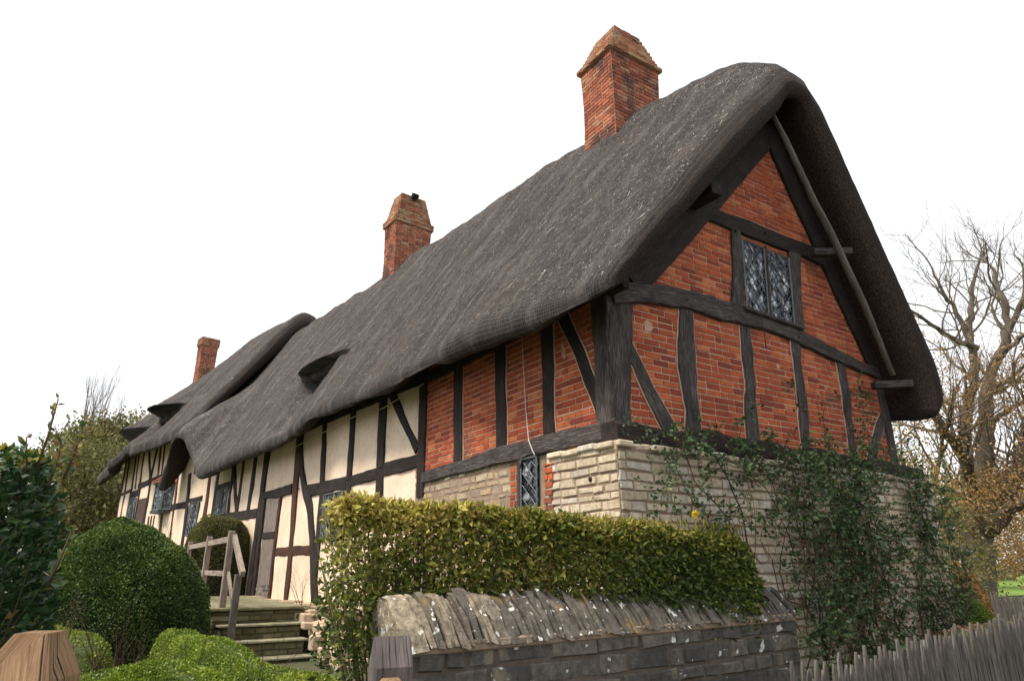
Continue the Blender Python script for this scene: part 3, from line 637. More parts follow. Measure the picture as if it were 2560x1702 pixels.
# --- thatch ---------------------------------------------------------------
def poly(S):
    S=np.asarray(S,float); P=np.zeros(S.shape+(3,))
    a=S<4.6; P[a]=FA.o+FA.d*S[a][...,None]
    b_=(S>=4.6)&(S<17.6); P[b_]=FB.o+FB.d*(S[b_]-4.6)[...,None]
    c_=S>=17.6; P[c_]=FC.o+FC.d*(S[c_]-17.6)[...,None]
    return P
def pathAB(S):
    S=np.asarray(S,float); P=np.mean([poly(S+t) for t in np.linspace(-1.6,1.6,17)],0)
    Q=np.mean([poly(S+.05+t) for t in np.linspace(-1.6,1.6,17)],0); d_=nrm(Q-P); n_=np.stack([d_[...,1],-d_[...,0],0*d_[...,0]],-1)
    return P,n_
def pathC(S):
    S=np.asarray(S,float); P=FC.o+FC.d*S[...,None]; return P,np.broadcast_to(FC.n,P.shape)
def thatch(name,path,S0,S1,tab,hoods=(),lobes=(),seed=0,ds=.075,nstraw=40000,back=True,rend=.26):
    S=np.arange(S0,S1+ds/2,ds); nS=len(S)
    g=lambda k: np.interp(S,tab['S'],tab[k])
    eo,ze,ro,zr,bo_,zb,th=[g(k) for k in ('eo','ze','ro','zr','bo','zb','th')]; tl=tab.get('tl',0.0)
    # key outline (front eave -> ridge -> back eave)
    def keys(lst,cnt):
        K=np.stack([np.stack([a+0*S,b_+0*S],-1) for a,b_ in lst],1) # nS,nk,2
        out=[]
        for i,c_ in enumerate(cnt):
            t=np.linspace(0,1,c_,endpoint=False)[None,:,None]; out.append(K[:,i:i+1]*(1-t)+K[:,i+1:i+2]*t)
        out.append(K[:,-1:]); return np.concatenate(out,1)
    cnt=[2,3,4,80,4,4,5,5,34,4,4,3]
    outer=keys([(eo+.30,ze+.20-tl*.8),(eo+.14,ze+.08-tl),(eo-.03,ze-.03-tl*.7),(eo-.09,ze+.14),(ro-.50,zr-.42),(ro-.22,zr-.10),(ro,zr),(ro+.35,zr-.03),(ro+.75,zr-.42),(bo_,zb+.75),(bo_+.03,zb+.3),(bo_-.25,zb-.02),(bo_-.55,zb-.06)],cnt)
    inner=keys([(eo+.36,ze+.26-tl*.5),(eo+.38,ze+.27-tl*.3),(eo+.40,ze+.28-tl*.1),(eo+.42,ze+.31),(ro-.32,zr-.42-th*1.15),(ro-.15,zr-th*1.5),(ro+.05,zr-th*1.35),(ro+.2,zr-th*1.45),(ro+.4,zr-.50-th*1.2),(bo_-.62,zb+.45),(bo_-.60,zb+.2),(bo_-.57,zb+.1),(bo_-.56,zb+.04)],cnt)
    for _ in range(2):
        for A in (outer,inner): A[:,1:-1]=(A[:,:-2]+2*A[:,1:-1]+A[:,2:])/4
    nV=outer.shape[1]; i0,i1=9,9+80          # front slope rows  (index 9 = eave lip, 89 = ridge side)
    v=np.clip((i1-np.arange(nV))/80.,0,1.1)   # 0 ridge .. 1 eave
    v[:i0]=1.0
    # convexity and sag
    outer[:,:,1]+=(.10*np.sin(PI*np.clip(v,0,1)))[None]*(np.arange(nV)<i1)
    base=outer.copy()
    def bs(vv):   # base slope position at v (per S)
        j=i1-vv*80.; j=np.clip(j,0,nV-1); a=int(math.floor(j)); f=j-a; return base[:,a]*(1-f)+base[:,min(a+1,nV-1)]*f
    for h in hoods:
        near,far,lo,lz,v1=h['near'],h['far'],h['off'],h['z'],h['v1']; rec=h.get('rec',.45); sink=h.get('sink',.25); sp=h.get('spread',1.0)
        gN=sm(near-h.get('nw',.22),near+.06,S)*(1-sm(far-h.get('fw',.5),far+.25,S)) # recess mask
        mid=(near+far)/2; gR=np.exp(-np.abs((S-mid)/((far-near)*.62*sp))**3.2)     # raise mask (broader)
        lip=np.array([lo,lz])
        L0=bs(v1)
        for j in range(nV):
            if j>i1: continue
            vv=v[j]
            if vv<=v1:
                t=vv/v1; tgt=base[:,j]+(lip-L0)*(t**2.2)
                outer[:,j]=outer[:,j]*(1-gR[:,None])+tgt*gR[:,None]
            else:
                # fold
                t=(vv-v1)/.085
                lipS=outer[:,i1-int(round(v1*80))]
                kp=[(0,lipS),(.25,lipS+np.array([-.045,-.14])),(.5,lipS+np.array([.02,-.30])),(.75,lipS+np.array([rec,-.30])),(1,bs(min(v1+.085,1))+np.array([.12,-sink]))]
                if t<1:
                    for (ta,A),(tb_,B_) in zip(kp[:-1],kp[1:]):
                        if ta<=t<=tb_: q=(t-ta)/(tb_-ta); tgt=A*(1-q)+B_*q
                else:
                    f=1-sm(.88,1.0,vv); tgt=base[:,j]+np.array([.16,-sink])*(.08+.92*f)
                # where not recessed: relax from raised lip to base
                rel=base[:,j]+(lipS-L0)*(1-sm(v1,min(v1+.3,1.0),vv))*1.0
                outer[:,j]=rel*(1-gN[:,None])+tgt*gN[:,None]
        base=outer.copy()
    for l in lobes:
        q=(S-l['s'])/np.where(S<l['s'],l['wn'],l['wf'])
        gl=np.exp(-np.abs(q)**l.get('p',2.4)); 
        f=sm(l.get('v0',.3),1.0,np.where(np.arange(nV)<=i1,v,0))
        dz=gl[:,None]*f[None]*l['A']; do=gl[:,None]*f[None]*l.get('D',0)
        outer[:,:,1]+=dz; outer[:,:,0]-=do; inner[:,:,1]+=dz; inner[:,:,0]-=do*.8
    # to 3-D
    P,n_=path(S)
    def to3(A): return P[:,None,:]+n_[:,None,:]*A[:,:,0:1]+np.array([0,0,1.])*A[:,:,1:2]
    O3=to3(outer); I3=to3(inner)
    # surface unevenness along normals
    dU=np.gradient(O3,axis=0); dV=np.gradient(O3,axis=1); Nn=nrm(np.cross(dV,dU))
    fl=O3.reshape(-1,3); along=np.repeat(S[:,None],nV,1); arc=np.cumsum(np.r_[np.zeros(1),np.linalg.norm(np.diff(outer[nS//2],axis=0),axis=1)])
    gr=np.stack([along,np.repeat(arc[None],nS,0),0*along],-1)
    q=gr.reshape(-1,3)*np.array([1,.35,1])
    disp=.055*vn(fl,.6,seed)+.045*vn(gr.reshape(-1,3)*np.array([1,.22,1]),1.3,seed+1)+.022*vn(gr.reshape(-1,3)*np.array([1,.16,1]),3.6,seed+2)+.013*vn(fl,8,seed+3)+.009*vn(fl,19,seed+4)
    O3=O3+Nn*disp.reshape(nS,nV,1)
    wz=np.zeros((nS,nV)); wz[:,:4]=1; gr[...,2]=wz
    # rounded verges
    dend=np.minimum(S-S0,S1-S); fr_=np.clip(dend/rend,0,1); f=np.sqrt(1-(1-fr_)**2); f=.25+.75*f
    if not back: f=np.where(S<(S0+S1)/2,f,.8+.2*f)
    mid3=(O3*.45+I3*.55)
    ve=.55*(1-sm(.0,rend*.7,np.where(S<(S0+S1)/2,dend,9)))[:,None]*np.ones((1,nV)); gr[...,2]=np.maximum(gr[...,2],ve)  # verge mask: blends in the painted shade colour near the end
    O3=mid3+(O3-mid3)*f[:,None,None]; I3=mid3+(I3-mid3)*f[:,None,None]
    ring=np.concatenate([O3,I3[:,::-1]],1); nR=ring.shape[1]
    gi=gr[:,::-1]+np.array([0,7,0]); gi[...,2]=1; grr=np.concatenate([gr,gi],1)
    V=ring.reshape(-1,3); idx=np.arange(nS*nR).reshape(nS,nR)
    nxt=np.roll(idx,-1,axis=1)
    F=np.stack([idx[:-1],nxt[:-1],nxt[1:],idx[1:]],-1).reshape(-1,4)
    # end caps as quad strips between outer and inner
    caps=[]
    for r,fl_ in ((0,1),(nS-1,0)):
        for j in range(nV-1):
            a,b_,c_,d_=idx[r,j],idx[r,j+1],idx[r,nR-2-j],idx[r,nR-1-j]
            caps.append((a,d_,c_,b_) if fl_ else (a,b_,c_,d_))
    F=np.concatenate([F,np.array(caps)])
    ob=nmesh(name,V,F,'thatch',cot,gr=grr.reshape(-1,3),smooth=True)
    # loose straw lying on the slope
    n=nstraw; ii=rng.uniform(1,nS-2,n); jj=rng.uniform(11,i1+5,n); nr_=n//14; jj[:nr_]=rng.uniform(i1-7,i1+6,nr_); a=ii.astype(int); b_=jj.astype(int)
    fa=(ii-a)[:,None]; fb=(jj-b_)[:,None]
    Pp=O3[a,b_]*(1-fa)*(1-fb)+O3[a+1,b_]*fa*(1-fb)+O3[a,b_+1]*(1-fa)*fb+O3[a+1,b_+1]*fa*fb
    dU=np.gradient(O3,axis=0); dV=np.gradient(O3,axis=1); N3=nrm(np.cross(dV,dU)); Nr=N3[a,b_]; if_up=np.sign(np.sum(Nr*(O3[a,b_]-I3[a,b_]),1,keepdims=True)); Nr=Nr*if_up
    D=-nrm(dV[a,b_]); D=nrm(D+rng.normal(size=(n,3))*.22+Nr*rng.uniform(.0,.30,(n,1)))
    L=rng.uniform(.025,.09,n)*np.where(rng.random(n)<.01,3.2,1); Wd=rng.uniform(.0012,.0028,n)*np.where(L>.1,1.3,1)
    Sd=nrm(np.cross(D,Nr)); Pb=Pp+Nr*.002
    tip=Pb+D*L[:,None]
    V=np.stack([Pb-Sd*Wd[:,None],Pb+Sd*Wd[:,None],tip],1).reshape(-1,3)
    rr=rng.beta(2,2.8,n)*.92; rr=np.where(rng.random(n)<.045,rng.uniform(.86,1.0,n),rr); rr=np.clip(rr+.16*(jj>i1-5),0,1); rr=np.where(L>.1,rng.uniform(.8,.97,n),rr)
    so_=nmesh('loose_straw',V,np.arange(3*n).reshape(n,3),'straw',ob,rnd=np.repeat(rr,3))
    return ob,O3
TA={'S':[-.62,-.3,0,.5,1.5,3,4.6,6.3,7.9,8.5,9.9,11.8,14,16.4,18.5,20.6],
 'eo':[-.55,-.55,-.56,-.58,-.6,-.6,-.6,-.6,-.6,-.6,-.6,-.6,-.6,-.6,-.6,-.6],
 'ze':[4.02,4.0,4.0,4.02,4.14,4.2,4.19,4.25,4.29,4.12,4.09,4.09,4.05,4.02,4.0,3.95],
 'ro':[3.15,3.1,3.05,3.0,2.95,2.9,2.9,2.9,2.9,2.9,2.9,2.9,2.9,2.9,2.9,2.9],
 'zr':[8.30,8.55,8.75,8.95,9.15,9.38,9.6,9.7,9.76,9.78,9.84,9.88,9.92,10.0,10.0,9.9],
 'bo':[5.70]*16,'zb':[3.6]*2+[3.7]*14,
 'th':[.42]*16,'tl':.05}
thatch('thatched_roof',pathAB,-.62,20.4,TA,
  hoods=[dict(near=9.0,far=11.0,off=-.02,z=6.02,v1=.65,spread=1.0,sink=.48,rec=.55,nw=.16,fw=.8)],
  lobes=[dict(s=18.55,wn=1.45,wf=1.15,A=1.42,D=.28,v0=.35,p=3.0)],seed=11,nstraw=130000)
TC={'S':[.6,1.5,3,4.5,7,9.5,10.8],
 'eo':[-.55,-.55,-.6,-.65,-.65,-.66,-.66],'ze':[5.9,5.83,5.72,5.65,5.5,5.2,4.95],
 'ro':[2.9]*7,'zr':[10.7,10.78,10.8,10.75,10.5,10.2,10.0],'bo':[5.7]*7,'zb':[5.3]*7,'th':[.62]*7,'tl':.26}
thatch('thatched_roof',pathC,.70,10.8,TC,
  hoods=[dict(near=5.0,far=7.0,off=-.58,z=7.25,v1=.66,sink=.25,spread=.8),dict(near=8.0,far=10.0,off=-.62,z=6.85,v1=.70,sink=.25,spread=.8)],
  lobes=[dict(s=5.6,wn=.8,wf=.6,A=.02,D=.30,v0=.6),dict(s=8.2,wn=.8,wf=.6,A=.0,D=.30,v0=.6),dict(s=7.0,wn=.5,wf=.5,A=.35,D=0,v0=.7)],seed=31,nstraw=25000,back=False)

# --- chimneys
def chimney(name,cx,cy,rot,wx,wy,z0,zb,zt,steps,pot=None,seed=0,over=.05,capz=None,lean=0,taper=None):
    """shaft up to zb, stepped-in cap up to zt (steps courses)"""
    e=empty('w',(0,0,0),None,None); e.name='chimney'; e.parent=cot; e.location=Vector((cx,cy,z0))-Vector(cot.location)
    cr,sr=math.cos(rot),math.sin(rot); ex=np.array([cr,sr,0]); ey=np.array([-sr,cr,0]); cc=np.array([cx,cy,0.])
    def faces(wx_,wy_):
        return [(cc-ex*wx_/2-ey*wy_/2,ex,-ey,wx_),(cc+ex*wx_/2-ey*wy_/2,ey,ex,wy_),(cc+ex*wx_/2+ey*wy_/2,-ex,ey,wx_),(cc-ex*wx_/2+ey*wy_/2,-ey,-ex,wy_)]
    mb=MB(); core=MB()
    bulge=lambda z: 1-.05*math.sin(PI*min(max((z-z0)/(zb-z0),0),1))
    for k,(o,d_,n_,l) in enumerate(faces(wx,wy)):
        f=lambda u,z,out,o=o,d_=d_,n_=n_: cc+(o+d_*u-cc)*np.array([bulge(z),bulge(z),0])+n_*out+np.array([0,0,z])+ex*lean*(z-z0)
        masonry(mb,f,0,l,z0,zb,.075,(.215,.215),.011,.008,.004,None,.05,.004,seed=seed+k); sheet(core,f,0,l,z0,zb,2,10,-.004)
    mb.build('chimney_shaft','chimney_brick',e); 
    mb=MB(); h=(zt-zb)/steps
    for i in range(steps):
        t=i/(steps-1) if steps>1 else 0
        wx_,wy_=taper(t,wx,wy) if taper else (wx+2*over,wy+2*over)
        z=zb+i*h
        for k,(o,d_,n_,l) in enumerate(faces(wx_,wy_)):
            f=lambda u,zz,out,o=o,d_=d_,n_=n_: o+d_*u+n_*out+np.array([0,0,zz])+ex*lean*(z-z0)
            masonry(mb,f,0,l,z,z+h,h,(.2,.23),.012,.012,.008,None,0,.005,seed=seed+i*7+k)
            sheet(core,f,0,l,z,z+h,1,1,-.004)
        P=[cc+ex*a*wx_/2+ey*b_*wy_/2+np.array([0,0,z+h-.004])+ex*lean*(z-z0) for a,b_ in ((-1,-1),(1,-1),(1,1),(-1,1))]; core.add(P,[(0,1,2,3)])
        P=[p-np.array([0,0,h-.008]) for p in P]; core.add(P,[(0,1,2,3)])
    mb.build('chimney_cap','chimney_cap_brick',e); core.build('mortar_bed','mortar',e)
    if pot:
        (px,py,pz,dx,dy,dz,r,L)=pot; mb=MB(); a=np.array([px,py,pz]); d_=nrm(np.array([dx,dy,dz]))
        n=14; ring=lambda c,r_: [c+r_*(math.cos(2*PI*k/n)*nrm(np.cross(d_,[0,0,1.]) if abs(d_[2])<.9 else np.array([1.,0,0]))+math.sin(2*PI*k/n)*nrm(np.cross(d_,np.cross(d_,[0,0,1.])) if abs(d_[2])<.9 else np.array([0,1.,0]))) for k in range(n)]
        vs=ring(a,r)+ring(a+d_*L,r)+ring(a+d_*L,r*.8)+ring(a+d_*.02,r*.8)
        fs=[(i*n+k,i*n+(k+1)%n,(i+1)*n+(k+1)%n,(i+1)*n+k) for i in range(3) for k in range(n)]+[tuple(3*n+k for k in range(n))]
        mb.add(vs,fs,.3); mb.build('flue_pot','soot',e)
    return e
# near chimney: its near corner stands at (2.04,2.0)
chimney('chimney',2.04+.58,2.0+.42,0,1.16,.84,8.2,10.22,10.98,9,
  pot=(2.76,2.30,10.74,0,-1,.10,.085,.215),seed=100,taper=lambda t,wx,wy:(wx+.10-(0 if t<.12 else .06+.56*t),wy+.10-(0 if t<.12 else .05+.34*t)))
chimney('chimney',FB.p(6.12,0,-2.75)[0],FB.p(6.12,0,-2.75)[1],R(4.8),1.14,.68,8.8,10.72,11.72,11,
  pot=(FB.p(5.95,0,-2.75)[0],FB.p(5.82,0,-2.75)[1],11.64,0,-.5,.6,.11,.13),seed=200,taper=lambda t,wx,wy:(wx+.09-(0 if t<.12 else .05+.40*t),wy+.09-(0 if t<.12 else .05+.22*t)))
cp=FC.p(10.45,0,-2.75)
chimney('chimney',cp[0],cp[1],R(12),.74,.58,9.0,11.55,11.95,5,seed=300,over=.04)

# ================================================================== GARDEN WALL
gw=empty('garden_wall',(0,-.6,0),'low grey lichen-spotted rubble stone wall with upright coping stones below the clipped hedge','wall')
WL=np.array([-2.54,-.79]); WR=np.array([1.72,-.46]); wl=np.linalg.norm(WR-WL); wd=np.r_[(WR-WL)/wl,0]; wn=np.array([-wd[1],wd[0],0])
FW=Fr(np.r_[WL,0],wd,wn)
ztop=lambda u: 1.15+.02*(u/5.69)       # underside of the coping
def wpos(u,z,out): return FW.p(u,z*ztop(u)/1.13,out+.03*(1.1-z)*.5)
mb=MB(); masonry(mb,wpos,0,wl,-.1,1.12,.15,(.16,.5),.014,.012,.012,None,.3,.016,seed=71)
masonry(mb,lambda u,z,out: FW.p(-out,z,-u),0,.42,-.1,1.12,.135,(.16,.4),.024,.022,.016,None,.3,.016,seed=72)
mb.build('wall_face','weathered_stone',gw)
mb=MB(); sheet(mb,wpos,0,wl,-.1,1.13,12,3,-.003); sheet(mb,lambda u,z,out: FW.p(0,z,-u),0,.42,-.1,1.13,2,3,0); sheet(mb,lambda u,z,out: FW.p(u,z,-.42),0,wl,-.1,1.12,12,3,0)
mb.add([FW.p(0,1.13,0),FW.p(wl,1.13,0),FW.p(wl,1.13,-.42),FW.p(0,1.13,-.42)],[(0,1,2,3)]); mb.add([FW.p(wl,-.1,0),FW.p(wl,-.1,-.42),FW.p(wl,1.13,-.42),FW.p(wl,1.13,0)],[(0,1,2,3)])
mb.build('mortar_core','dark_mortar',gw)
mb=MB(); u=-.02; rg=np.random.default_rng(9); kk=0
while u<wl-.02:
    t_=rg.uniform(.032,.085) if kk else .16
    if rg.random()<.2: t_*=1.5
    zb_=ztop(u)+rg.uniform(-.015,.015); h_=.29+rg.uniform(-.03,.02)+(.03 if u<1.3 else 0)
    lean_=.05+rg.uniform(-.02,.02)   # stones lean to the left at the top
    hw=.26+rg.uniform(-.02,.02); tw=.10+rg.uniform(-.02,.04); nS_=7
    prof=[]
    for a in np.linspace(0,PI,9):
        y=-math.cos(a); prof.append((y*(hw if abs(y)>.95 else tw+(hw-tw)*(1-math.sin(a))**1.1),math.sin(a)**.75*h_ if 0<a<PI-.01 else 0))
    vs=[];gap_=.006
    for ins,du in ((.012,gap_),(0,gap_+.012),(0,t_-gap_-.012),(.012,t_-gap_)):
        for (y,z) in prof:
            j=rg.uniform(-.013,.013,3)*(1 if 0<z<h_*.98 else .6)
            vs.append(FW.p(u+du-lean_*z/h_*1.0,zb_+max(z-ins,0),-.21-y*(1-ins*2))+j)
    K=len(prof); fs=[(i*K+k,i*K+k+1,(i+1)*K+k+1,(i+1)*K+k) for i in range(3) for k in range(K-1)]+[tuple(range(K))[::-1],tuple(3*K+k for k in range(K))]+[(0,K,2*K,3*K,4*K-1,3*K-1,2*K-1,K-1)]
    r=rg.random()*.68+(.32 if u<.85 else 0)
    mb.add(vs,fs,min(r,1)); u+=t_; kk+=1
mb.build('coping_stone','coping_stone',gw)
mb=MB(); box(mb,FW.p(wl/2,ztop(wl/2)-.0,-.21),FW.p(wl,ztop(wl))-FW.p(0,ztop(0)),wn,(0,0,1),wl/2-.02,.235,.035,.01); mb.build('mortar_ledge','stone_mortar',gw)

# ================================================================== STEPS and RAILING
st=empty('stone_steps',(-1.6,8,.4),'mossy stone steps climbing to the cottage door beside the wooden handrail','steps')
def slab(mb,x0,x1,y0,y1,z,h,bev=.012,rnd=.5): box(mb,((x0+x1)/2,(y0+y1)/2,z-h/2),(1,0,0),(0,1,0),(0,0,1),(x1-x0)/2,(y1-y0)/2,h/2,bev,rnd)
mb=MB(); slab(mb,-2.35,-.80,7.55,12.4,.965,.05,rnd=.8); mb.build('landing_slab','step_stone',st)
mb=MB(); slab(mb,-2.28,-.55,7.64,12.4,.914,1.0,rnd=.1); masonry(mb,lambda u,zz,out: np.array([u,7.63-out,zz]),-2.28,-.8,.2,.91,.11,(.18,.42),.014,.006,.008,None,.2,.01,seed=95); mb.build('landing_base','step_stone',st)
for k,(y,z) in enumerate(((7.28,.715),(6.98,.49),(6.66,.26))):
    mb=MB(); slab(mb,-2.2,-.86+.02*k,y,7.7,z,.032,.006,rnd=1.0); slab(mb,-2.16,-.88,y+.06,7.6,z-.034,.6,rnd=.0)
    masonry(mb,lambda u,zz,out,y=y: np.array([u,y+.05-out,zz]),-2.17,-.88,z-.24,z-.036,.10,(.18,.4),.014,.006,.008,None,.2,.01,seed=90+k,rr=lambda a,b_,g: g.uniform(.1,.75))
    mb.build('step','step_stone',st)
mb=MB(); 
for k in range(46):
    y=rg.uniform(5.6,8.0); x=rg.uniform(-.86,-.30); z=.95-.30*max(0,(7.6-y))-.1*rg.random()
    box(mb,(x,y,z-.1),(1,rg.uniform(-.4,.4),rg.uniform(-.2,.2)),(0,1,0),(0,0,1),rg.uniform(.07,.15),rg.uniform(.07,.16),rg.uniform(.05,.12),.02,rnd=rg.random())
mb.build('rough_bank','rough_render',st)
rl=empty('handrail',(-2.15,8,.4),'pale weathered wooden handrail with square posts on the outer side of the steps','railing')
def bar(a,b_,hy,hz,mat,name,par,rnd=.5):
    a=np.array(a,float); b_=np.array(b_,float); mb=MB(); d_=b_-a; up=np.array([0,0,1.]) if abs(nrm(d_)[2])<.9 else np.array([0,1.,0]); s_=nrm(np.cross(d_,up)); u_=np.cross(s_,nrm(d_))
    box(mb,(a+b_)/2,d_,s_,u_,np.linalg.norm(d_)/2,hy,hz,.006,rnd); return mb.build(name,mat,par)
bar((-2.1,6.8,.2),(-2.1,6.8,1.50),.05,.05,'paling_wood','post',rl,.1)
bar((-2.12,7.72,.5),(-2.12,7.72,2.2),.05,.05,'pale_wood','post',rl,.2)
bar((-2.12,10.0,.5),(-2.12,10.0,2.18),.05,.05,'pale_wood','post',rl,.3)
bar((-2.12,12.6,.5),(-2.12,12.6,2.15),.05,.05,'pale_wood','post',rl,.4)
bar((-2.07,7.74,2.12),(-2.07,6.62,1.50),.035,.05,'pale_wood','top_rail',rl,.5)
bar((-2.1,7.65,1.50),(-2.1,6.85,.98),.02,.045,'pale_wood','lower_rail',rl,.6)
bar((-2.12,7.76,2.06),(-2.12,12.8,2.02),.03,.05,'pale_wood','top_rail',rl,.7)
bar((-2.12,7.76,1.50),(-2.12,12.6,1.48),.02,.045,'pale_wood','lower_rail',rl,.8)

# ================================================================== GATE POSTS
def gatepost(x,y,zt,hw,mat,label,rot,shape):
    e=empty('gate_post',(x,y,0),label,'post'); c_,s_=math.cos(rot),math.sin(rot); mb=MB()
    def P(a,b_,z): return (x+c_*a-s_*b_,y+s_*a+c_*b_,z)
    n=[]; vs=[];gr=[]
    zs=[0,zt-.16,zt-.13]
    sec=lambda h,b: [(-h+b,-h),(h-b,-h),(h,-h+b),(h,h-b),(h-b,h),(-h+b,h),(-h,h-b),(-h,-h+b)]
    for z in zs:
        for a,b_ in sec(hw,.012): vs.append(P(a,b_,z)); gr.append((z,a,b_))
    for a,b_ in sec(hw,.012):  # weathered top: ridge along one axis with chamfered faces
        if shape=='ridge': vs.append(P(a*.95,b_*.12,zt)); 
        else: vs.append(P(a*.45+hw*.1,b_*.5,zt))
        gr.append((zt,a,b_))
    fs=[(i*8+k,i*8+(k+1)%8,(i+1)*8+(k+1)%8,(i+1)*8+k) for i in range(3) for k in range(8)]+[tuple(24+k for k in range(8))]
    mb.add(vs,fs,.5,gr); mb.build('post',mat,e)
    if shape=='ridge':
        mb=MB(); cx_,cy_,_=P(-.02,-hw-.03,0); box(mb,(cx_,cy_,(zt-.17)/2),(0,0,1),(c_,s_,0),(-s_,c_,0),(zt-.17)/2,.05,.03,.012,.7); mb.build('hanging_stile','post_brown',e)
    return e
gatepost(-2.93,-1.50,1.31,.095,'post_grey','grey square timber gate post with a sloping top before the end of the stone wall',R(-12),'ridge')
gatepost(-4.40,-2.16,1.45,.11,'post_brown','big brown square timber gate post with a tapered top in the lower left corner',R(-25),'point')

# positions come from where each one stands in the garden
def fromcam(px,dist): # ground position along the direction of photo column px (2560 wide), at forward distance
    fw=np.array([math.sin(YAW),math.cos(YAW)]); rt=np.array([math.cos(YAW),-math.sin(YAW)])
    return CAM[:2]+fw*dist+rt*dist*(px-1280)/1727.
fc=lambda px,d: tuple(fromcam(px,d))
# ================================================================== FOLIAGE
def in_dir(n): return nrm(rng.normal(size=(n,3)))
# --- main hedge
hd=empty('clipped_hedge',(0,-.3,.4),'long clipped leafy hedge with green and brown leaves growing just behind the stone wall','hedge')
H0=np.array([-2.76,-.22]); H1=np.array([1.28,-.34]); hl=np.linalg.norm(H1-H0); hdv=(H1-H0)/hl; hnv=np.array([-hdv[1],hdv[0]])
def hpt(u,yy,z): 
    x=H0[0]+hdv[0]*u+hnv[0]*yy; y=H0[1]+hdv[1]*u+hnv[1]*yy; return np.stack([x,y,z],-1)
n=46000; u=rng.uniform(-.12,hl,n); 
ztH=2.06-.02*u+.045*vn(np.stack([u,u*0,u*0],1),1.5,3)+.03*vn(np.stack([u,u*0,u*0],1),5,4)
ztH=ztH-.02*u-.34*sm(hl-.40,hl+.03,u)**1.5
hz=rng.random(n); zb_=np.where(u<.9,.75+.25*sm(0,.9,u),1.02)
t=1-np.power(rng.random(n),1.25); t=np.where(rng.random(n)<.25,1-.10*rng.random(n),t); z=zb_+(ztH-zb_)*np.clip(t,0,1)
yy=rng.uniform(-1,1,n); yy=np.sign(yy)*np.abs(yy)**.45*.24; yy*=(1-.25*sm(.85,1,t))*(1-.55*sm(hl-.3,hl,u))
keep=rng.random(n)<np.clip(.12+1.6*sm(0,.55,t),0,1)
u,yy,z,t=u[keep],yy[keep],z[keep],t[keep]
P=hpt(u,yy,z)+rng.normal(size=(len(u),3))*.015
outd=np.stack([hnv[0]*np.sign(yy),hnv[1]*np.sign(yy),0*yy],-1)
D=in_dir(len(u))+outd*.7+np.array([0,0,.4])*sm(.8,1,t)[:,None]
brown=sm(2.6,0,u)*.44*sm(.2,.9,t)+.30*sm(.78,1,t)
rnd=np.clip(rng.normal(.30,.17,len(u))+brown+.22*vn(P,2.5,8),0,1)
leaves('foliage',P,D,rng.uniform(.030,.075,len(u)),.50,rnd,'leaf_hedge',hd)
mb=MB(); rg=np.random.default_rng(21)
for k in range(190):
    u0=rg.uniform(.0,hl-.05) if k>34 else rg.uniform(-.05,.75); y0=rg.uniform(-.14,.14); b0=hpt(np.array([u0]),np.array([y0]),np.array([.35]))[0]
    if u0<.8: b0=hpt(np.array([u0*.6+.25]),np.array([y0*.5-.1]),np.array([.2]))[0]
    top=hpt(np.array([u0+rg.uniform(-.2,.2)]),np.array([y0+rg.uniform(-.1,.1)]),np.array([rg.uniform(1.6,2.05)]))[0]
    m_=(b0+top)/2+rg.normal(size=3)*.04; tube(mb,[b0,m_,top],[.010,.007,.003] if k%5 else [.018,.013,.006],5)
mb.build('stems','green_stem',hd)
# upright shoots on top
m_=900; u=rng.uniform(0,hl-.2,m_); P0=hpt(u,rng.uniform(-.22,.22,m_),2.02-.02*u+rng.uniform(-.03,.03,m_))
D=nrm(np.stack([rng.normal(size=m_)*.3,rng.normal(size=m_)*.3,np.ones(m_)],1))
leaves('top_shoots',P0,D,rng.uniform(.04,.09,m_),.22,np.clip(rng.normal(.62,.2,m_),0,1),'leaf_hedge',hd)

def dome(name,c,rx,ry,h,label,cat,leafmat,nleaf,lsize,core,power=.8,group=None,noise_a=.07,kind=None,low=0,aspect=.6,box_=1.0):
    """clipped mound: solid dark body with small leaves all over it"""
    e=empty(name,c,label,cat,group)
    def surf(a,b_):   # a azimuth, b 0 top..1 bottom
        r=np.sin(np.clip(b_,0,1)*PI/2)**power; z=np.cos(np.clip(b_,0,1)*PI/2)**(.8*box_)
        d=np.stack([np.cos(a)*r,np.sin(a)*r,z],-1)
        k=1+noise_a*vn(d.reshape(-1,3)*1.0+np.array(c),2.1,4).reshape(a.shape)+noise_a*.5*vn(d.reshape(-1,3)+np.array(c),6,5).reshape(a.shape)
        return np.stack([c[0]+d[...,0]*rx*k,c[1]+d[...,1]*ry*k,c[2]+d[...,2]*h*k],-1)
    A,B_=np.meshgrid(np.linspace(0,2*PI,49)[:-1],np.linspace(0.001,1,24)); S_=surf(A,B_)
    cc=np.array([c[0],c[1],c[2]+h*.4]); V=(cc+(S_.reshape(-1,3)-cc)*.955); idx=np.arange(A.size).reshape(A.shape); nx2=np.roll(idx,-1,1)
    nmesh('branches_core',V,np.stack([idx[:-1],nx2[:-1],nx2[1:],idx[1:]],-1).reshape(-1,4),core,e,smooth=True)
    a=rng.uniform(0,2*PI,nleaf); b_=np.arccos(np.clip(1-rng.random(nleaf)*1.0,0,1))/(PI/2); P=surf(a,b_)
    nr=nrm(P-cc); P=P-nr*rng.uniform(0,.05,(nleaf,1))*min(1,rx)
    D=in_dir(nleaf)+nr*.9
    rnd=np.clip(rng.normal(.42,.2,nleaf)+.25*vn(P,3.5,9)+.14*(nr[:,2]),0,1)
    leaves('foliage',P,D,rng.uniform(.7,1.25,nleaf)*lsize,aspect,rnd,leafmat,e)
    return e
_c=fc(297,10.3)
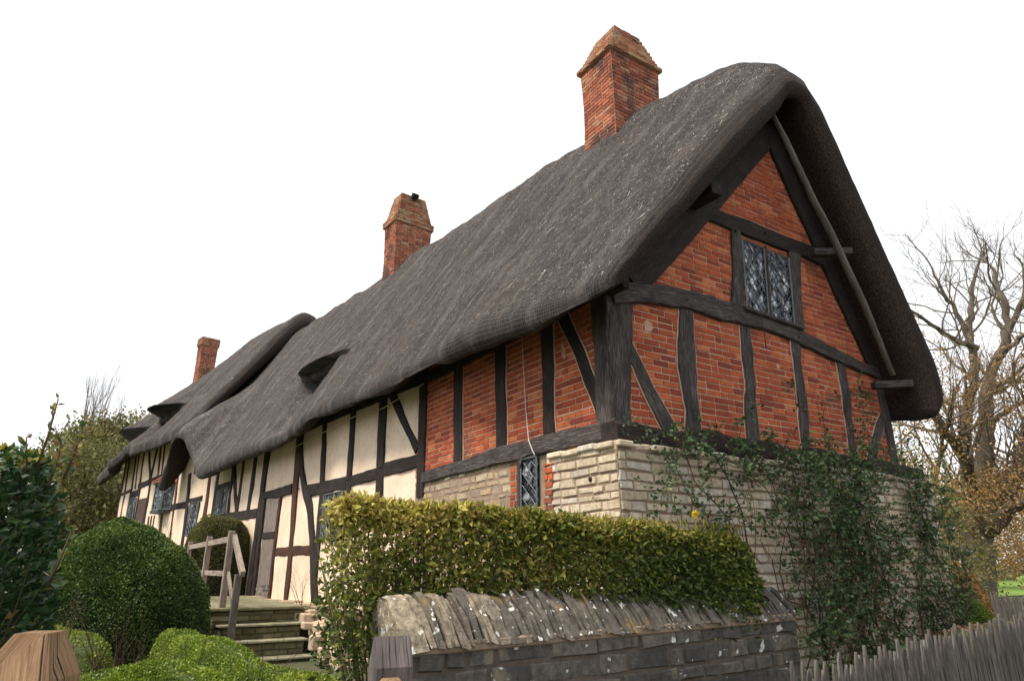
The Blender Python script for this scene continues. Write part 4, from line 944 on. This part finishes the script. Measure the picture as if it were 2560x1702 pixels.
dome('topiary_dome',(_c[0],_c[1],.2),1.33,1.28,2.06,'large dark green clipped topiary dome left of the handrail','topiary','leaf_topiary',90000,.036,'dark_green_core',power=1.15)
dome('wall_shrub',(-1.45,13.1,.85),.80,.8,1.92,'olive green rounded clipped shrub against the wall left of the cottage door','shrub','leaf_olive',26000,.04,'dark_green_core',power=.5,noise_a=.07)
# --- low box hedges (three separate mounds runs)
def hedge_run(label,pts,w_,hs,n,grp='low clipped box hedges'):
    pts=np.array(pts,float); e=empty('box_hedge',(pts[0][0],pts[0][1],.3),label,'hedge',grp)
    seg=np.r_[0,np.cumsum(np.linalg.norm(np.diff(pts,axis=0),axis=1))]; L=seg[-1]; hs=np.array(hs,float)
    def at(s):
        p=np.stack([np.interp(s,seg,pts[:,0]),np.interp(s,seg,pts[:,1])],-1); q=np.stack([np.interp(s+.05,seg,pts[:,0]),np.interp(s+.05,seg,pts[:,1])],-1); p2=np.stack([np.interp(s-.05,seg,pts[:,0]),np.interp(s-.05,seg,pts[:,1])],-1)
        d_=nrm(q-p2); return p,np.stack([-d_[...,1],d_[...,0]],-1),np.interp(s,seg,hs)
    def surf(s,a,shr=0):
        p,n_,h=at(s); endf=np.sqrt(np.clip(1-(1-np.clip(np.minimum(s,L-s)/(w_*.8),0,1))**2,0.02,1))
        k=1+.09*vn(np.stack([s*1.5,a*1.3,s*0+L],-1).reshape(-1,3),1.3,6).reshape(s.shape)
        cx=np.sign(np.cos(a))*np.abs(np.cos(a))**.55*w_*(1-shr)*endf*k; z=.2+(h-.2)*np.abs(np.sin(a))**.6*(1-shr*.5)*(.55+.45*endf)*k
        xy=p+n_*cx[...,None]; return np.concatenate([xy,z[...,None]],-1)
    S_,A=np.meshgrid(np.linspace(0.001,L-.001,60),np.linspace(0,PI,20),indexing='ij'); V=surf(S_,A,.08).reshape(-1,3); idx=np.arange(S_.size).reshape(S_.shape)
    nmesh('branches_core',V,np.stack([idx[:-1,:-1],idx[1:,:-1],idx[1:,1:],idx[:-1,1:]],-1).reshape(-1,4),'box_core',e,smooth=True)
    s=rng.uniform(0,L,n); a=rng.uniform(.05,PI-.05,n); P=surf(s,a); p,n_,h=at(s); nr=nrm(P-np.concatenate([p,(h*.4)[:,None]],-1))
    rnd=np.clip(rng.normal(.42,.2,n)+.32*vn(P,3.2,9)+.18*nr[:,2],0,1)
    leaves('foliage',P-nr*rng.uniform(0,.03,(n,1)),in_dir(n)+nr*.7,rng.uniform(.016,.032,n),.6,rnd,'leaf_box',e)
hedge_run('low box hedge mound beyond the brown gate post, farthest left',[fc(60,7.8),fc(170,7.2),fc(250,6.6)],.42,[1.1,1.08,.9],16000)
hedge_run('low bright green box hedge hump in the middle foreground',[fc(60,4.5),fc(250,4.9),fc(440,5.2),fc(560,4.8)],.42,[.86,.94,1.04,.90],34000)
hedge_run('low box hedge curving past the foot of the stone steps',[fc(460,8.2),fc(560,7.4),fc(680,6.5),fc(860,5.9)],.32,[.96,.88,.80,.77],30000)
hedge_run('low box hedge in the near corner behind the grey gate post',[fc(640,5.1),fc(740,5.2),fc(860,5.1)],.32,[.76,.87,.84],15000)

# --- branch builder
def grow(mb,p,d,L,r,depth,rg,spread=.5,up=.15,tips=None,nseg=5,kids=(2,4),shrink=.66,wob=.12,sides=5):
    pts=[p]; dd=nrm(d)
    for i in range(nseg):
        dd=nrm(dd+rg.normal(size=3)*wob+np.array([0,0,up*.3])); pts.append(pts[-1]+dd*L/nseg)
    rad=np.linspace(r,r*.55,nseg+1); tube(mb,pts,rad,sides if r>.02 else 3,cap=False)
    if depth<=0:
        if tips is not None: tips.append((pts[-1],dd)); tips.append((pts[-2],dd))
        return
    for k in range(rg.integers(*kids)+1):
        i=rg.integers(max(1,nseg//2),nseg+1) if k else nseg
        d2=nrm(dd+rg.normal(size=3)*spread+np.array([0,0,up]))
        grow(mb,pts[i],d2,L*shrink*rg.uniform(.75,1.2),rad[i]*(.85 if k==0 else .62),depth-1,rg,spread,up,tips,max(3,nseg-1),kids,shrink,wob,sides)
def leafcloud(name,centers,sig,per,size,mat,parent,mean=.5,var=.2,aspect=.6,flat=.6):
    c=np.repeat(np.array(centers),per,0); n=len(c); P=c+rng.normal(size=(n,3))*np.array([sig,sig,sig*flat])
    cl=vn(np.array(centers),.8,3); rnd=np.clip(mean+np.repeat(cl,per)*.25+rng.normal(0,var,n),0,1)
    return leaves(name,P,in_dir(n)+np.array([0,0,-.1]),rng.uniform(.6,1.3,n)*size,aspect,rnd,mat,parent)

# --- laurel-like shrub, near left
c=fc(-205,3.35)
ls=empty('evergreen_shrub',(c[0],c[1],.3),'dark glossy big-leaved evergreen shrub filling the left edge above the brown post','shrub')
rg=np.random.default_rng(3); mb=MB(); tips=[]
for k in range(26):
    b0=np.array([c[0]+rg.normal()*.12,c[1]+rg.normal()*.12,.35]); grow(mb,b0,np.array([rg.normal()*.4,rg.normal()*.4,1.4]),.75,.014,2,rg,.42,.35,tips,4,(2,4),.66,.1)
mbL=mb
n=17000; a=rng.uniform(0,2*PI,n); zz=rng.random(n); rad=.66*np.sqrt(np.clip(1-(zz*1.12-.35)**2*.9,0.02,1)); 
rr=rad*(.30+.70*rng.random(n)**.5)*(1+.13*vn(np.stack([np.cos(a)*2,np.sin(a)*2,zz*3],1),1.2,5)); zt_=.45+1.74*zz
P=np.stack([c[0]+np.cos(a)*rr*.95,c[1]+np.sin(a)*rr,zt_],1)
D=np.stack([np.cos(a),np.sin(a),.6+0*a],1)+in_dir(n)*.9
leaves('foliage',P,D,rng.uniform(.035,.072,n),.62,np.clip(rng.normal(.42,.22,n)+.35*sm(.93,1,zz),0,1),'leaf_laurel',ls)
mb=mbL; LP=[];LD=[]
for (px,d_,z0,z1,lx) in ((35,3.3,2.1,2.46,.03),(112,3.3,2.05,2.30,.04),(75,3.2,2.0,2.22,.02),(5,3.3,2.0,2.26,-.03),(130,3.2,1.55,1.80,.06)):
    x,y=fc(px,d_); A=np.array([x,y,z0]); B_=np.array([x+lx*math.cos(YAW),y-lx*math.sin(YAW),z1]); tube(mb,[A,(A+B_)/2+rg.normal(size=3)*.01,B_],[.006,.005,.003],4)
    for q in np.linspace(.1,1,11):
        for s_ in (0,1): LP.append(A+(B_-A)*q); LD.append(nrm(B_-A)*.8+in_dir(1)[0]*.8)
mb.build('branches','twig',ls)
leaves('shoot_leaves',LP,LD,rng.uniform(.035,.06,len(LP)),.45,np.clip(rng.normal(.80,.12,len(LP)),0,1),'leaf_laurel',ls)

# --- bare shrubs
def bare(label,c,zb,h,nst,seed,spread=.35,grp='bare rose bushes in the garden'):
    e=empty('bare_shrub',(c[0],c[1],zb),label,'shrub',grp); rg=np.random.default_rng(seed); mb=MB()
    for k in range(nst): grow(mb,np.array([c[0]+rg.normal()*.07,c[1]+rg.normal()*.07,zb]),np.array([rg.normal()*spread,rg.normal()*spread,1.]),h*rg.uniform(.4,.65),.008,2,rg,.35,.25,None,4,(1,3),.6,.08,4)
    mb.build('stems','twig',e); return e
bare('thicket of bare thorny stems at the foot of the topiary dome',fc(350,5.9),.4,1.05,12,1,.45)
bare('bare twiggy rose bush in front of the lowest steps',fc(640,5.0),.45,.75,5,2)
bare('pale upright bare stems between the dome and the left box hedge',fc(190,6.6),.4,.95,9,5,.3)
bare('sprawling bare stems just left of the curving box hedge',fc(440,5.8),.4,.85,7,9,.5)
bare('bare climbing stems against the cream wall beside the far window',tuple(FC.p(2.9,0,.25)[:2]),2.2,1.4,8,4,.25,'bare rose bushes in the garden')
bare('small leafless bush against the cream wall right of the door',tuple(FB.p(3.5,0,.3)[:2]),.8,.9,5,6,.3)

# --- climbing rose on the gable stone
rs=empty('climbing_rose',(3.6,-.4,.3),'sprawling climbing rose covering the stone base of the gable and reaching over the sill','climber')
rg=np.random.default_rng(12); mb=MB(); LP=[];LD=[]
def cane(p,d,L,r,leafd,dep=1,zmax=3.0):
    n=int(L/.09)+2; pts=[p]; dd=nrm(d)
    for i in range(n):
        dd=nrm(dd+rg.normal(size=3)*np.array([.20,.05,.20])+np.array([0,0,.02])); q=pts[-1]+dd*.09
        q[1]=min(max(q[1],-.62),-.33 if q[2]<2.72 else -.12)
        if q[0]>5.28: dd[0]=-abs(dd[0]); q[0]=min(q[0],5.4)
        if q[0]<1.5 and q[2]<1.75: dd[2]=abs(dd[2])+.3; q[2]=max(q[2],1.7)
        if q[2]>zmax: dd[2]=-abs(dd[2])*.5
        pts.append(q)
    tube(mb,pts,np.linspace(r,r*.35,len(pts)),4,cap=False)
    for i,q in enumerate(pts[1:]):
        if rg.random()<leafd:
            k=rg.integers(5,9); cd_=nrm(rg.normal(size=3)+np.array([0,-.7,.1]))
            for m_ in range(k): 
                LP.append(q+cd_*.02*m_+rg.normal(size=3)*.013); LD.append(cd_*.5+rg.normal(size=3)*.6+np.array([0,-.2,-.1]))
        if dep and rg.random()<.16: cane(q,nrm(dd+rg.normal(size=3)*np.array([.9,.2,.7])),L*rg.uniform(.25,.5),r*.5,leafd*1.15,dep-1,zmax)
for k in range(34):
    x0=rg.uniform(1.8,5.2) if k<30 else rg.uniform(.6,2.2); cane(np.array([x0,-.40,rg.uniform(.35,.6) if k<30 else rg.uniform(.9,1.6)]),np.array([rg.normal()*.45,0,1.]),rg.uniform(1.4,2.6),.011,.55 if x0>3 else .40,2,2.75)
for k in range(18):    # dense right half
    x0=rg.uniform(1.2,5.3); cane(np.array([x0,-.42,rg.uniform(.9,2.5)]),np.array([rg.normal(),0,.5]),rg.uniform(.5,1.1),.006,.9,1,2.78)
for k in range(40):    # trailing over the sill beam
    x0=rg.uniform(.2,5.2); cane(np.array([x0,-.36,rg.uniform(2.5,2.75)]),np.array([rg.normal(),-.1,.35]),rg.uniform(.3,.7),.005,.75,0,2.98)
for x0,L,dx in ((2.6,.9,.15),(3.5,1.0,.45),(3.6,1.1,.3),(4.5,1.1,.15),(1.6,.5,.2),(2.2,.6,.1),(3.1,1.3,.1),(4.0,1.4,.25)): cane(np.array([x0,-.25,2.75]),np.array([dx,0,.9]),L,.006,.75,0,3.9)
for k in range(12): cane(np.array([.1+k*.13,-.42,1.6+rg.uniform(0,.5)]),np.array([rg.normal()*.3,0,1]),rg.uniform(.3,.8),.004,.28,0,2.6)
mb.build('stems','twig',rs)
LP=np.array(LP); LD=np.array(LD); kk_=(LP[:,0]>1.55)|(LP[:,2]>1.95); LP=LP[kk_]; LD=LD[kk_]; dens=.42+.25*vn(LP,1.1,2); 
leaves('foliage',LP,LD,rng.uniform(.032,.062,len(LP)),.66,np.clip(rng.normal(.45,.22,len(LP)),0,1),'leaf_rose',rs)
fl=empty('w',(0,0,0),None,None); bpy.data.objects.remove(fl)
P=np.repeat(np.array([[.36,-.55,2.08]]),26,0); leaves('flower',P,in_dir(26)+np.array([0,-.2,.5]),.042,.8,rng.random(26),'rose_bloom',rs)

# ================================================================== PICKET FENCES
def fence(label,p0,p1,z0,z1,gz,n,seed,mat='paling_wood',w_=.031,hv=.05,lean=.02):
    p0=np.array(p0,float); p1=np.array(p1,float); d_=nrm(p1-p0); nn_=np.array([-d_[1],d_[0]]); rg=np.random.default_rng(seed); L=np.linalg.norm(p1-p0)
    e=empty('picket_fence',(p0[0],p0[1],0),label,'fence')
    for k in range(n):
        u=(k+.5)/n*L+rg.uniform(-.012,.012); h=z0+(z1-z0)*u/L+rg.uniform(-hv,hv); ww=w_*rg.uniform(.65,1.15); ln=rg.uniform(-lean,lean)
        b0=np.r_[p0+d_*u,gz(u/L)]; vs=[];gr=[]; hh=h-gz(u/L); sd_=rg.uniform(0,9)
        for z,f in ((0,1),(hh*.5,1.0),(hh-.13,.95),(hh-.05,.62),(hh,.12)):
            bow=ln*(z/hh)*1.0+.006*math.sin(z*5+sd_)
            for a,b_ in ((-1,-.25),(-.3,-1),(.4,-1),(1,-.2),(1,1),(-1,1)):
                vs.append(b0+np.r_[d_*(a*ww*f+bow)+nn_*b_*.009,z]); gr.append((z+sd_,a*ww,b_*.01+sd_))
        fs=[(i*6+q,i*6+(q+1)%6,(i+1)*6+(q+1)%6,(i+1)*6+q) for i in range(4) for q in range(6)]+[tuple(24+q for q in range(6))]
        mb=MB(); mb.add(vs,fs,rg.random(),gr); mb.build('pale',mat,e)
    for zf in (.35,.8):
        A=np.r_[p0+nn_*.03,gz(0)+(z0-gz(0))*zf]; B_=np.r_[p1+nn_*.03,gz(1)+(z1-gz(1))*zf]; bar(A,B_,.02,.035,mat,'rail',e)
    return e
fence('silver grey cleft picket fence running below the climbing rose',(-.95,-2.30),(5.6,-1.62),1.10,1.30,lambda t:0.0,96,1)
fence('far grey picket fence beside the lawn under the oak',tuple(fromcam(2430,13.5)),tuple(fromcam(2800,13.5)),1.12,1.00,lambda t:.3,52,2,w_=.032)

# leaf litter bank behind the fence
e=empty('litter_bank',(6,-.5,.3),'low bank covered in fallen brown leaves behind the picket fence','bank')
A0=np.array(fromcam(2290,7.6)); A1=np.array(fromcam(2760,10.2)); L=np.linalg.norm(A1-A0); d_=(A1-A0)/L; nn_=np.array([-d_[1],d_[0]])
S_,A=np.meshgrid(np.linspace(0,L,50),np.linspace(0,PI,14),indexing='ij'); h_=.95+.03*S_/L*3
V=np.stack([A0[0]+d_[0]*S_+nn_[0]*np.cos(A)*.55,A0[1]+d_[1]*S_+nn_[1]*np.cos(A)*.55,np.sin(A)**.5*h_*(.35+.65*sm(0,.7,S_))+.03*vn(np.stack([S_,A,A],-1).reshape(-1,3),2.5,2).reshape(S_.shape)],-1)
idx=np.arange(S_.size).reshape(S_.shape)
nmesh('bank_soil',V.reshape(-1,3),np.stack([idx[:-1,:-1],idx[1:,:-1],idx[1:,1:],idx[:-1,1:]],-1).reshape(-1,4),'ground',e,smooth=True)
n=16000; ii=rng.integers(0,50,n); jj=rng.integers(1,13,n); P=V[ii,jj]+rng.normal(size=(n,3))*np.array([.05,.05,.012])
o=leaves('fallen_leaves',P,in_dir(n)*np.array([1,1,.35]),rng.uniform(.02,.045,n),.6,rng.random(n),'leaf_litter',e)

# ================================================================== TREES AND FAR SHRUBS
def pick(px,py,dist):    # point seen in the photo column/row (2560x1702) at forward ground distance
    fw=np.array([math.sin(YAW),math.cos(YAW),0]); rt=np.array([math.cos(YAW),-math.sin(YAW),0]); up=np.array([0,0,1.])
    A_=fw*math.cos(PITCH)+up*math.sin(PITCH); U_=-fw*math.sin(PITCH)+up*math.cos(PITCH)
    d_=rt*(px-1280)-U_*(py-851)+A_*1634.; return CAM+d_*dist/(d_@fw)
# --- big oak
DO=25.
tr=empty('oak_tree',tuple(pick(2440,1480,DO)[:2])+(.8,),'big bare oak with a stout trunk, forking limbs and rusty leaves on its low boughs','tree')
rg=np.random.default_rng(44); mb=MB(); tips=[]; low=[]
def limb(pts,r0,r1,kids=True,tl=tips,dep=3,n_k=9,kl=1.8,up=.25):
    P=np.array([pick(px,py,DO+dd) for px,py,dd in pts]); s=np.r_[0,np.cumsum(np.linalg.norm(np.diff(P,axis=0),axis=1))]
    t=np.linspace(0,s[-1],int(s[-1]/.35)+3); Q=np.stack([np.interp(t,s,P[:,k]) for k in range(3)],1)
    for _ in range(3): Q[1:-1]=(Q[:-2]+2*Q[1:-1]+Q[2:])/4
    Q[1:-1]+=rg.normal(size=(len(Q)-2,3))*.035; rad=np.linspace(r0,r1,len(Q))*(1+.06*rg.normal(size=len(Q)))
    tube(mb,Q,rad,9,cap=False)
    if kids:
        for k in range(n_k):
            i=rg.integers(int(len(Q)*.35),len(Q)-1); grow(mb,Q[i],nrm(Q[min(i+1,len(Q)-1)]-Q[i-1]+rg.normal(size=3)*.7+np.array([0,0,up])),kl*rg.uniform(.6,1.3),rad[i]*.38,dep,rg,.45,.2,tl,5,(2,4),.68,.14)
        grow(mb,Q[-1],nrm(Q[-1]-Q[-3]),kl,rad[-1],dep,rg,.4,.2,tl,5,(2,4),.7,.12)
limb([(2452,1500,0),(2448,1400,0),(2440,1330,0),(2440,1255,0)],.50,.50,False)
limb([(2440,1290,0),(2450,1240,0),(2470,1100,0),(2462,1000,0),(2480,920,0),(2515,860,-.3),(2525,800,-.5),(2500,740,-.5),(2488,700,0)],.36,.09,n_k=9)
limb([(2520,830,-.4),(2540,780,-.8),(2560,740,-1.2),(2600,690,-1.5)],.14,.06,dep=2)
limb([(2488,900,0),(2520,870,-1),(2560,840,-2),(2620,800,-2.5)],.13,.06)
limb([(2430,1280,0),(2420,1180,.3),(2405,1080,.4),(2430,980,.5),(2440,900,.8),(2420,850,1),(2425,780,1.2),(2435,700,1.4)],.30,.08,n_k=8)
limb([(2422,850,1),(2400,800,1),(2380,760,1),(2345,715,.8),(2330,670,.8)],.12,.04)
limb([(2440,870,.8),(2380,850,.4),(2340,820,.2),(2300,790,0)],.13,.06)
limb([(2430,1230,0),(2420,1170,-.8),(2390,1110,-1.4),(2350,1070,-1.8),(2330,1030,-2)],.26,.14,tl=low)
limb([(2470,1060,0),(2520,1020,-.5),(2570,1000,-1)],.12,.06,n_k=5)
limb([(2470,960,0),(2530,960,-.6),(2590,945,-1)],.10,.05,n_k=5)
limb([(2445,1300,0),(2480,1255,-.6),(2530,1200,-1.4),(2570,1130,-2),(2610,1050,-2.6)],.40,.25,tl=low,n_k=6)
limb([(2455,1340,0),(2510,1290,-1.4),(2560,1245,-2.4),(2640,1190,-3)],.30,.16,tl=low,n_k=6)
limb([(2440,1290,0),(2415,1240,-1.6),(2350,1225,-2.6),(2300,1220,-3)],.14,.06,tl=low,n_k=7)
limb([(2445,1330,0),(2400,1310,-1.2),(2340,1300,-2.2),(2260,1300,-3)],.12,.05,tl=low,n_k=8,up=0)
mb.build('trunk','bark',tr)
cs=[p for p,d_ in low][::14]; 
for k in range(430):
    px=rg.uniform(2215,2680); py=1225+rg.uniform(-60,165)*(1 if abs(px-2445)>75 else .35)-.06*(px-2400)*(px>2400)+28*math.sin(px/37.)+rg.normal()*14; cs.append(pick(px,py,DO+rg.uniform(-3.5,3.5)))
leafcloud('low_foliage',cs,.38,34,.10,'leaf_autumn',tr,.45,.22)
cs=[p for p,d_ in tips if p[2]<9.2]; cs=[cs[i] for i in rg.choice(len(cs),min(150,len(cs)),replace=False)]
for k in range(70): cs.append(pick(rg.uniform(2250,2600),rg.uniform(900,1190),DO+rg.uniform(-2,3)))
leafcloud('thin_foliage',cs,.40,7,.08,'leaf_autumn',tr,.55,.2)
# --- generic far tree
def ftree(label,px,py,dist,h,r,depth,seed,leafm=None,per=30,lsize=.12,sig=.5,mean=.5,grp=None,name='tree',spread=.5,up=.25,L0=None,flat=.6,kids=(2,4)):
    b0=pick(px,py,dist); b0[2]=float(ground_z(b0[0],b0[1])[()] if np.ndim(ground_z(b0[0],b0[1]))==0 else ground_z(b0[0],b0[1]))
    e=empty(name,tuple(b0),label,'tree',grp); rg=np.random.default_rng(seed); mb=MB(); tips=[]
    grow(mb,b0-np.array([0,0,.2]),np.array([0,0,1.]),L0 or h*.34,r,depth,rg,spread,up,tips,6,kids,.74,.07,8)
    mb.build('trunk','bark',e)
    if leafm: leafcloud('crown',[p for p,_ in tips][::2],sig,per,lsize,leafm,e,mean,.2,flat=flat)
    return e
ftree('tall grey-trunked tree with sparse brown leaves behind the oak, next to the roof verge',2365,1420,30,12,.30,3,7,'leaf_autumn',8,.10,.6,.45,name='beech_tree')
def bushmass(name,label,px,py,dist,rx,h,mat,n,ls,mean=.5,cat='bush',grp=None,core='dark_green_core',ry=None,pw=.7,tw=0,base=None):
    b0=pick(px,py,dist); zb=base if base is not None else float(np.ravel(ground_z(b0[0],b0[1]))[0])
    return dome(name,(b0[0],b0[1],zb),rx,ry or rx,h,label,cat,mat,n,ls,core,power=pw,noise_a=.14,group=grp)
bushmass('beech_bush','rounded rusty brown clipped bush just right of the stone gable corner',2335,1500,12.5,.85,1.12,'leaf_autumn',13000,.045,.5,base=.5)
bushmass('clipped_mound','smooth dark green clipped mound behind the picket fence beside the gable corner',2375,1580,10.2,.72,.95,'leaf_box',14000,.03,base=.25)
def loose(name,label,px,py,dist,rx,h,zc,n,mat,ls,seed,mean=.5,per=26,sig=.4,cat='bush'):
    b0=pick(px,py,dist); zb=float(np.ravel(ground_z(b0[0],b0[1]))[0]); e=empty(name,(b0[0],b0[1],zb),label,cat); rg=np.random.default_rng(seed); cs=[]; mb=MB()
    while len(cs)<n:
        v=rg.uniform(-1,1,3)
        if np.linalg.norm(v)>1: continue
        p=np.array([b0[0],b0[1],zb+zc])+v*np.array([rx,rx,h])
        if vn([p],.7,seed+1)[0]<-.35 or p[2]<zb+.15: continue
        cs.append(p)
        if rg.random()<.10: tube(mb,[(b0[0]+rg.normal()*.3*rx,b0[1],zb-.1),(p+np.array([b0[0],b0[1],zb]))/2+np.array([0,0,.3]),p],[.05,.03,.01],5,cap=False)
    mb.build('stems','bark',e); leafcloud('foliage',cs,sig,per,ls,mat,e,mean,.22); return e
loose('green_bush','loose yellow green bush left of the oak trunk behind the rusty clipped bush',2300,1440,20,2.0,1.9,1.9,260,'leaf_olive',.10,1,.75)
loose('green_bush','light green sapling foliage showing just beyond the gable corner',2235,1300,15,1.0,1.7,2.7,120,'leaf_green',.075,2,.8,per=20)
loose('brown_thicket','brown autumn thicket at the right edge beyond the lawn',2640,1420,38,6,2.6,2.8,360,'leaf_autumn',.15,3,.35)
loose('brown_thicket','rusty thicket in the distance left of the oak trunk',2330,1420,40,6,3.0,3.4,420,'leaf_autumn',.15,4,.5)
loose('brown_thicket','olive thicket far behind the oak trunk',2450,1420,55,12,3.5,3.5,420,'leaf_olive',.2,5,.5)
# --- left background trees
ftree('distant bare tree with upright reddish twigs rising above the green tree at left',200,1420,46,16,.28,5,17,None,spread=.30,up=.55,name='bare_tree')
ftree('thin treetop just showing beside the middle chimney behind the roof',962,1100,36,14,.2,5,71,'leaf_autumn',3,.09,.3,.5,name='bare_tree',spread=.45,up=.4)
def crown_tree(label,px,py,dist,cz,rx,rz,n,mat,ls,seed,mean=.5,hole=.15):
    b0=pick(px,py,dist); zb=float(np.ravel(ground_z(b0[0],b0[1]))[0]); e=empty('leafy_tree',(b0[0],b0[1],zb),label,'tree'); rg=np.random.default_rng(seed); mb=MB(); cs=[]
    tube(mb,[(b0[0],b0[1],zb-.2),(b0[0]+.1,b0[1],cz*.5),(b0[0],b0[1],cz)],[.3,.22,.12],8)
    while len(cs)<n:
        v=rg.uniform(-1,1,3); 
        if np.linalg.norm(v)>1 or np.linalg.norm(v)<.35: continue
        p=np.array([b0[0],b0[1],cz])+v*np.array([rx,rx,rz])*(1+.25*vn([v*1.5],1.3,seed)[0])
        if vn([p],.55,seed+1)[0]<-.30+hole-.15: continue
        cs.append(p)
        if rg.random()<.06: tube(mb,[(b0[0],b0[1],cz*.7),(p+np.array([b0[0],b0[1],cz*.9]))/2,p],[.09,.05,.02],5,cap=False)
    mb.build('trunk','bark',e); leafcloud('crown',cs,.5,30,ls,mat,e,mean,.22); return e
crown_tree('hazy olive green tree behind the far end of the cottage',225,1420,46,6.8,4.6,5.2,950,'leaf_olive',.26,5,.72)
crown_tree('lower green tree between the evergreen shrub and the cottage end',150,1430,38,4.6,3.8,4.3,700,'leaf_olive',.22,6,.6)
crown_tree('dim green tree right behind the cottage end wall',300,1440,50,5.0,3.2,4.8,420,'leaf_olive',.19,7,.6)
# --- small brick outbuilding beyond the cottage
b0=pick(276,1400,40); e=empty('brick_outbuilding',(b0[0],b0[1],.9),'small red brick outbuilding half hidden beyond the cottage end','outbuilding')
f=Fr((b0[0]-1.1,b0[1],.8),(math.cos(-YAW),math.sin(-YAW),0),(math.sin(YAW),math.cos(YAW),0))
mb=MB(); masonry(mb,f.p,0,1.6,0,3.1,.15,(.3,.3),.02,.01,.01,None,.1,.01,seed=3); sheet(mb,f.p,0,1.6,0,3.1,2,2,-.01); sheet(mb,lambda u,z,o: f.p(0,z,-u),0,1.8,0,3.1,2,2,0); sheet(mb,lambda u,z,o: f.p(1.6,z,-u),0,1.8,0,3.1,2,2,0); mb.build('brick_wall','brick',e)
mb=MB(); mb.add([f.p(-.1,3.1,.15),f.p(1.7,3.1,.15),f.p(1.7,3.9,-.9),f.p(-.1,3.9,-.9),f.p(1.7,3.1,-1.95),f.p(-.1,3.1,-1.95)],[(0,1,2,3),(3,2,4,5)]); mb.build('roof','clay_tile',e)
